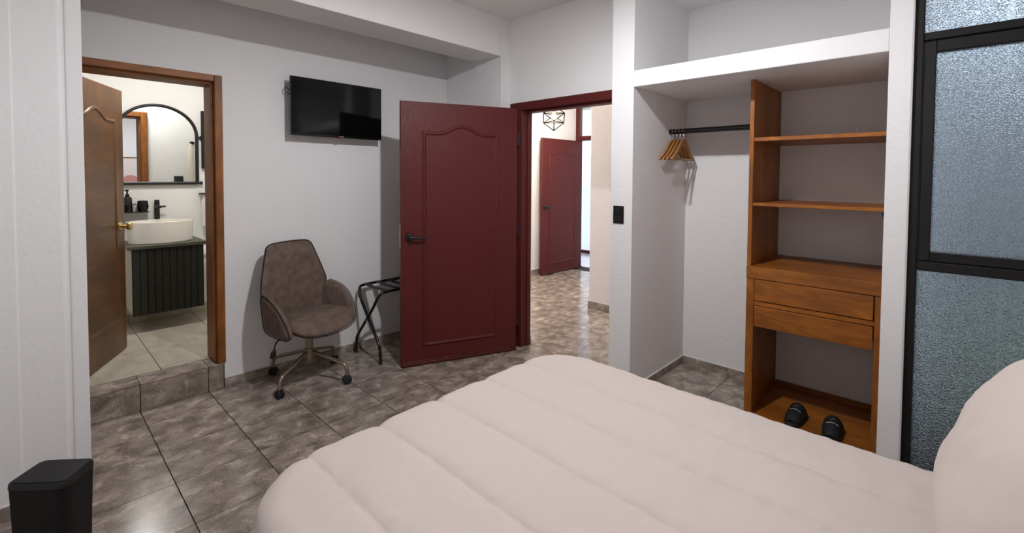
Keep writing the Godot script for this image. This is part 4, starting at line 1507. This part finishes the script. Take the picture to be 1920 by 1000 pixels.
func luggage_rack() -> void:
	var t := thing("luggage_rack", "folding black metal luggage rack with straps behind the red door", "luggage rack", Vector3(1.855, 0, -3.335))
	var long := 0.58
	for s in [1.0, -1.0]:
		# s = 1: foot near the viewer, rail at the wall side
		var zf: float = 0.182 * s
		var zt: float = -0.170 * s
		var x0 := 0.008 if s > 0 else 0.0
		var x1 := long - x0
		var path := []
		var leg := func(x: float) -> Array:
			return [Vector3(x, 0.0, zf), Vector3(x, 0.05, zf * 0.985), Vector3(x, 0.115, zf * 0.93), Vector3(x, 0.165, zf * 0.78), Vector3(x, 0.40, zt * 0.42), Vector3(x, 0.475, zt * 0.76)]
		path = leg.call(x0) + [Vector3(x0 + 0.012, 0.522, zt * 0.93), Vector3(x0 + 0.055, 0.548, zt)]
		path += [Vector3(long * 0.5, 0.550, zt)]
		var rear: Array = [Vector3(x1 - 0.055, 0.548, zt), Vector3(x1 - 0.012, 0.522, zt * 0.93)]
		var back: Array = leg.call(x1)
		back.reverse()
		path += rear + back
		var g := G.new()
		g.tube(smooth_path(path, 5), 0.0112, 12)
		var fr := obj("frame", g, M.black_gloss, t)
		for x in [x0, x1]:
			g = G.new()
			g.lathe(Vector3(x, 0, zf), [Vector2(0, 0), Vector2(0.0135, 0), Vector2(0.0140, 0.035), Vector2(0.0120, 0.038)], 14)
			obj("foot", g, M.black_rubber, fr)
	for k in 5:
		var x := 0.070 + 0.110 * k
		var g := G.new()
		var nu := 15
		var band := func(i: int, j: int, o: float) -> Vector3:
			var s := float(i) / (nu - 1)
			var z := lerpf(-0.182, 0.182, s)
			var y := 0.5625 - 0.012 * sin(PI * s) - (0.012 * pow(absf(2.0 * s - 1.0), 12.0))
			return Vector3(x + (j - 0.5) * 0.045, y + o, z)
		g.grid(nu, 2, func(i, j): return band.call(i, j, 0.0012), false, false, false)
		g.grid(nu, 2, func(i, j): return band.call(i, j, -0.0012), false, false, true)
		obj("strap", g, M.upholstery, t)
	for x in [0.004, long - 0.004]:
		var g := G.new()
		g.tube([Vector3(x - 0.014, 0.302, 0.0), Vector3(x + 0.014, 0.302, 0.0)], 0.006, 8)
		obj("pivot", g, M.chrome, t)

func waste_bin() -> void:
	# footprint corners read off the floor plan: a slim box turned by some forty degrees
	var top := [Vector2(0.171, -2.362), Vector2(0.031, -2.487), Vector2(-0.061, -2.382), Vector2(0.083, -2.242)]
	var c := Vector2.ZERO
	for p in top:
		c += p
	c /= 4.0
	var high := 0.360
	var t := thing("waste_bin", "small black plastic waste bin with a flat lid beside the pier", "bin", Vector3(c.x, 0, c.y))
	var outline := []
	for i in 4:
		var p: Vector2 = top[i] - c
		var a: Vector2 = (top[(i + 3) % 4] - top[i]).normalized()
		var b: Vector2 = (top[(i + 1) % 4] - top[i]).normalized()
		var r: float = [0.012, 0.03, 0.012, 0.045][i]
		for k in 7:
			var s := k / 6.0
			outline.append(p + a * r * (1.0 - s) * (1.0 - s) + b * r * s * s)
	var loft := func(g: G, levels: Array) -> void:
		g.grid(levels.size(), outline.size() + 1, func(i: int, j: int) -> Vector3:
			var q: Vector2 = outline[j % outline.size()] * levels[i].x
			return Vector3(q.x, levels[i].y, q.y), false, true, true)
	var cap := func(g: G, k: float, y: float, out: Vector3) -> void:
		var pts := []
		var ts := []
		for p in outline:
			pts.append(Vector3(p.x * k, y, p.y * k))
			ts.append(p)
		g.poly(pts, ts, out)
	var g := G.new()
	loft.call(g, [Vector2(0.90, 0.0), Vector2(0.905, 0.02), Vector2(0.94, high * 0.5), Vector2(0.985, high - 0.028)])
	cap.call(g, 0.90, 0.0, Vector3.DOWN)
	cap.call(g, 0.985, high - 0.028, Vector3.UP)
	obj("body", g, M.bin, t)
	g = G.new()
	loft.call(g, [Vector2(1.0, high - 0.026), Vector2(1.005, high - 0.022), Vector2(0.995, high - 0.008), Vector2(0.975, high - 0.003)])
	cap.call(g, 0.975, high - 0.003, Vector3.UP)
	cap.call(g, 1.0, high - 0.026, Vector3.DOWN)
	obj("rim", g, M.bin_rim, t)
	g = G.new()
	loft.call(g, [Vector2(0.945, high - 0.003), Vector2(0.945, high - 0.001), Vector2(0.93, high + 0.001)])
	cap.call(g, 0.93, high + 0.001, Vector3.UP)
	obj("lid", g, M.bin, t)

func bed() -> void:
	var t := thing("bed", "double bed with a low dark base and headboard under the beige duvet", "bed", Vector3(1.117, 0, -0.39))
	var g := G.new()
	g.span(Vector3(-0.62, 0.10, -0.92), Vector3(0.62, 0.32, 0.93), 0.02)
	obj("base", g, M.upholstery, t)
	g = G.new()
	g.span(Vector3(-0.63, 0.32, -0.95), Vector3(0.63, 0.540, 0.90), 0.06)
	obj("mattress", g, M.mattress, t)
	g = G.new()
	g.span(Vector3(-0.74, 0.0, 0.935), Vector3(0.74, 0.98, 0.99), 0.015)
	obj("headboard", g, M.upholstery, t)
	for x in [-0.56, 0.56]:
		for z in [-0.85, 0.85]:
			g = G.new()
			g.lathe(Vector3(x, 0, z), [Vector2(0, 0), Vector2(0.02, 0), Vector2(0.028, 0.10), Vector2(0, 0.10)], 14)
			obj("leg", g, M.black, t)
	# quilted duvet, draped over the sides and the foot
	var x_l := 0.445
	var x_r := 1.790
	var z_f := -1.385
	var z_h := 0.46
	var top := 0.590
	var r := 0.060
	var hem := 0.46
	var seam0 := 0.336
	var pitch := 0.2475
	var corner := 0.20
	var soft := noise(81, 2.2, 3)
	var crease := noise(82, 7.0, 3)
	var fold := noise(83, 1.1, 2)
	var na := 420
	var nb := 250
	var span_a := (x_r - x_l) + 2.0 * hem
	var span_b := (z_h - z_f) + hem
	var surf := func(i: int, j: int, inset: float) -> Vector3:
		var a := x_l - hem + span_a * i / (na - 1)
		var b := z_f - hem + span_b * j / (nb - 1)
		var core := Vector2(clampf(a, x_l + corner, x_r - corner), maxf(b, z_f + corner))
		var dd := Vector2(a, b) - core
		var far := dd.length()
		var dir := dd / far if far > 1e-6 else Vector2.ZERO
		var e := 0.0
		var cx := a
		var cz := b
		if far > corner:
			var reach := (hem + corner) / maxf(absf(dir.x), absf(dir.y)) if dir.x != 0.0 and dir.y != 0.0 else hem + corner
			e = (far - corner) * hem / (reach - corner)
			cx = core.x + dir.x * corner
			cz = core.y + dir.y * corner
		var ph := e / r
		var out := r * sin(ph) if ph < PI * 0.5 else r
		var drop := r * (1.0 - cos(ph)) if ph < PI * 0.5 else r + (e - r * PI * 0.5) * 0.985
		var hang := maxf(0.0, e - r * PI * 0.5)
		var pit := minf(ph, PI * 0.5)
		# flare and folds of the hanging part
		var along := a + b * 1.3
		out += hang * 0.12 + hang * 0.16 * fold.get_noise_2d(along * 3.0, 5.0) + hang * 0.07 * sin(along * 19.0 + 2.0 * fold.get_noise_2d(along * 4.0, 0.0))
		var nrm := Vector3(dir.x * sin(pit), cos(pit), dir.y * sin(pit))
		var tt := fposmod((a - seam0) / pitch + 0.012 * sin(b * 7.0), 1.0)
		var q := absf(2.0 * tt - 1.0)
		var puff := 0.014 * pow(maxf(0.0, 1.0 - pow(q, 5.0)), 0.75)
		var near := smoothstep(0.55, 1.0, q)
		var wr := 0.0045 * soft.get_noise_2d(a * 2.0, b * 1.4) + 0.0022 * crease.get_noise_2d(a * 0.8, b * 1.5) + 0.0016 * near * sin(b * 85.0 + 9.0 * soft.get_noise_2d(a, b))
		return Vector3(cx + dir.x * out, top - drop, cz + dir.y * out) + nrm * (puff + wr - inset)
	g = G.new()
	g.grid(na, nb, func(i, j): return surf.call(i, j, 0.0), false, false, true)
	# underside on a coarser net
	g.grid(na / 5, nb / 5, func(i, j): return surf.call(mini(i * 5 + (4 if i == na / 5 - 1 else 0), na - 1), mini(j * 5 + (4 if j == nb / 5 - 1 else 0), nb - 1), 0.028), false, false, false)
	var o := obj("duvet", g, M.duvet)
	tag(o, "beige quilted duvet with lengthwise channels spread over the bed", "duvet")
	# hem
	var hemline := []
	for j in range(nb - 1, -1, -2):
		hemline.append(surf.call(0, j, 0.014))
	for i in range(1, na, 2):
		hemline.append(surf.call(i, 0, 0.014))
	for j in range(1, nb, 2):
		hemline.append(surf.call(na - 1, j, 0.014))
	g = G.new()
	g.tube(hemline, 0.014, 8)
	obj("hem", g, M.duvet, o)
	# pillow standing against the headboard
	var p := thing("pillow", "plump beige pillow propped upright at the head of the bed", "pillow", Vector3(1.33, 0.590, 0.175))
	var po := []
	for k in 64:
		var a := TAU * k / 64.0
		var ca := cos(a)
		var sa := sin(a)
		po.append(Vector2(signf(ca) * pow(absf(ca), 0.62) * 0.355, 0.240 + signf(sa) * pow(absf(sa), 0.62) * 0.245))
	g = G.new()
	var wob := noise(91, 2.6, 3)
	g.slab(po, 0.33, func(x: float, y: float, off: float) -> Vector3:
		var lean := 0.36
		var z := -off + 0.006 * wob.get_noise_2d(x * 3.0, y * 3.0) * (1.0 if off > 0 else 0.3)
		return Vector3(x, y * cos(lean) + z * sin(lean) * -1.0 + 0.035, z * cos(lean) + y * sin(lean) - 0.095), 22, 2.6)
	obj("cover", g, M.duvet, p)

func small_things() -> void:
	# switch plate on the closet pier
	var s := thing("wall_switch", "black switch and socket plate on the white closet pier", "switch", Vector3(FRONT_X, 1.196, -1.620))
	var g := G.new()
	g.box(Vector3(-0.004, 0, 0), Vector3(0.008, 0.116, 0.078), 0.002)
	obj("plate", g, M.black_frame, s)
	for p in [["rocker", Vector3(-0.010, 0.024, -0.008), Vector3(0.006, 0.032, 0.030)], ["rocker", Vector3(-0.010, 0.024, 0.018), Vector3(0.006, 0.032, 0.014)], ["socket", Vector3(-0.009, -0.024, 0.002), Vector3(0.004, 0.034, 0.044)]]:
		g = G.new()
		g.box(p[1], p[2], 0.0015)
		obj(p[0], g, M.black, s)
	# framed print over the bed, seen in the bathroom mirror
	var a := thing("framed_print", "wide framed print of pink hills above the bed, seen in the mirror", "picture", Vector3(1.30, 1.38, SOUTH_Z))
	for p in [[Vector3(-0.6, 0.345, -0.025), Vector3(0.6, 0.36, 0.0), 0], [Vector3(-0.6, -0.36, -0.025), Vector3(0.6, -0.345, 0.0), 0], [Vector3(-0.6, -0.345, -0.025), Vector3(-0.585, 0.345, 0.0), 1], [Vector3(0.585, -0.345, -0.025), Vector3(0.6, 0.345, 0.0), 1]]:
		g = G.new()
		g.span(p[0], p[1], 0.002, p[2])
		obj("frame", g, M.art_wood, a)
	g = G.new()
	g.span(Vector3(-0.585, -0.345, -0.012), Vector3(0.585, 0.345, 0.0))
	obj("sheet", g, mat(Color(0.89, 0.85, 0.84), 0.8), a)
	var hills := [[0.04, -0.06, 0.115, 0.10, Color(0.79, 0.55, 0.53)], [0.27, -0.10, 0.15, 0.12, Color(0.88, 0.72, 0.67)], [-0.28, -0.12, 0.22, 0.16, Color(0.85, 0.64, 0.59)]]
	for h in hills:
		var pts := [Vector2(h[0] - h[2], -0.30), Vector2(h[0] + h[2], -0.30)]
		for k in 17:
			var an := PI * k / 16.0
			pts.append(Vector2(h[0] + cos(an) * h[2], h[1] + sin(an) * h[3]))
		g = G.new()
		g.xf = Transform3D(Basis(), Vector3(0, 0, -0.012 - 0.0004 * (hills.find(h) + 1)))
		g.extrude(pts, -0.0003)
		obj("printed_hill", g, mat(h[4], 0.8), a)
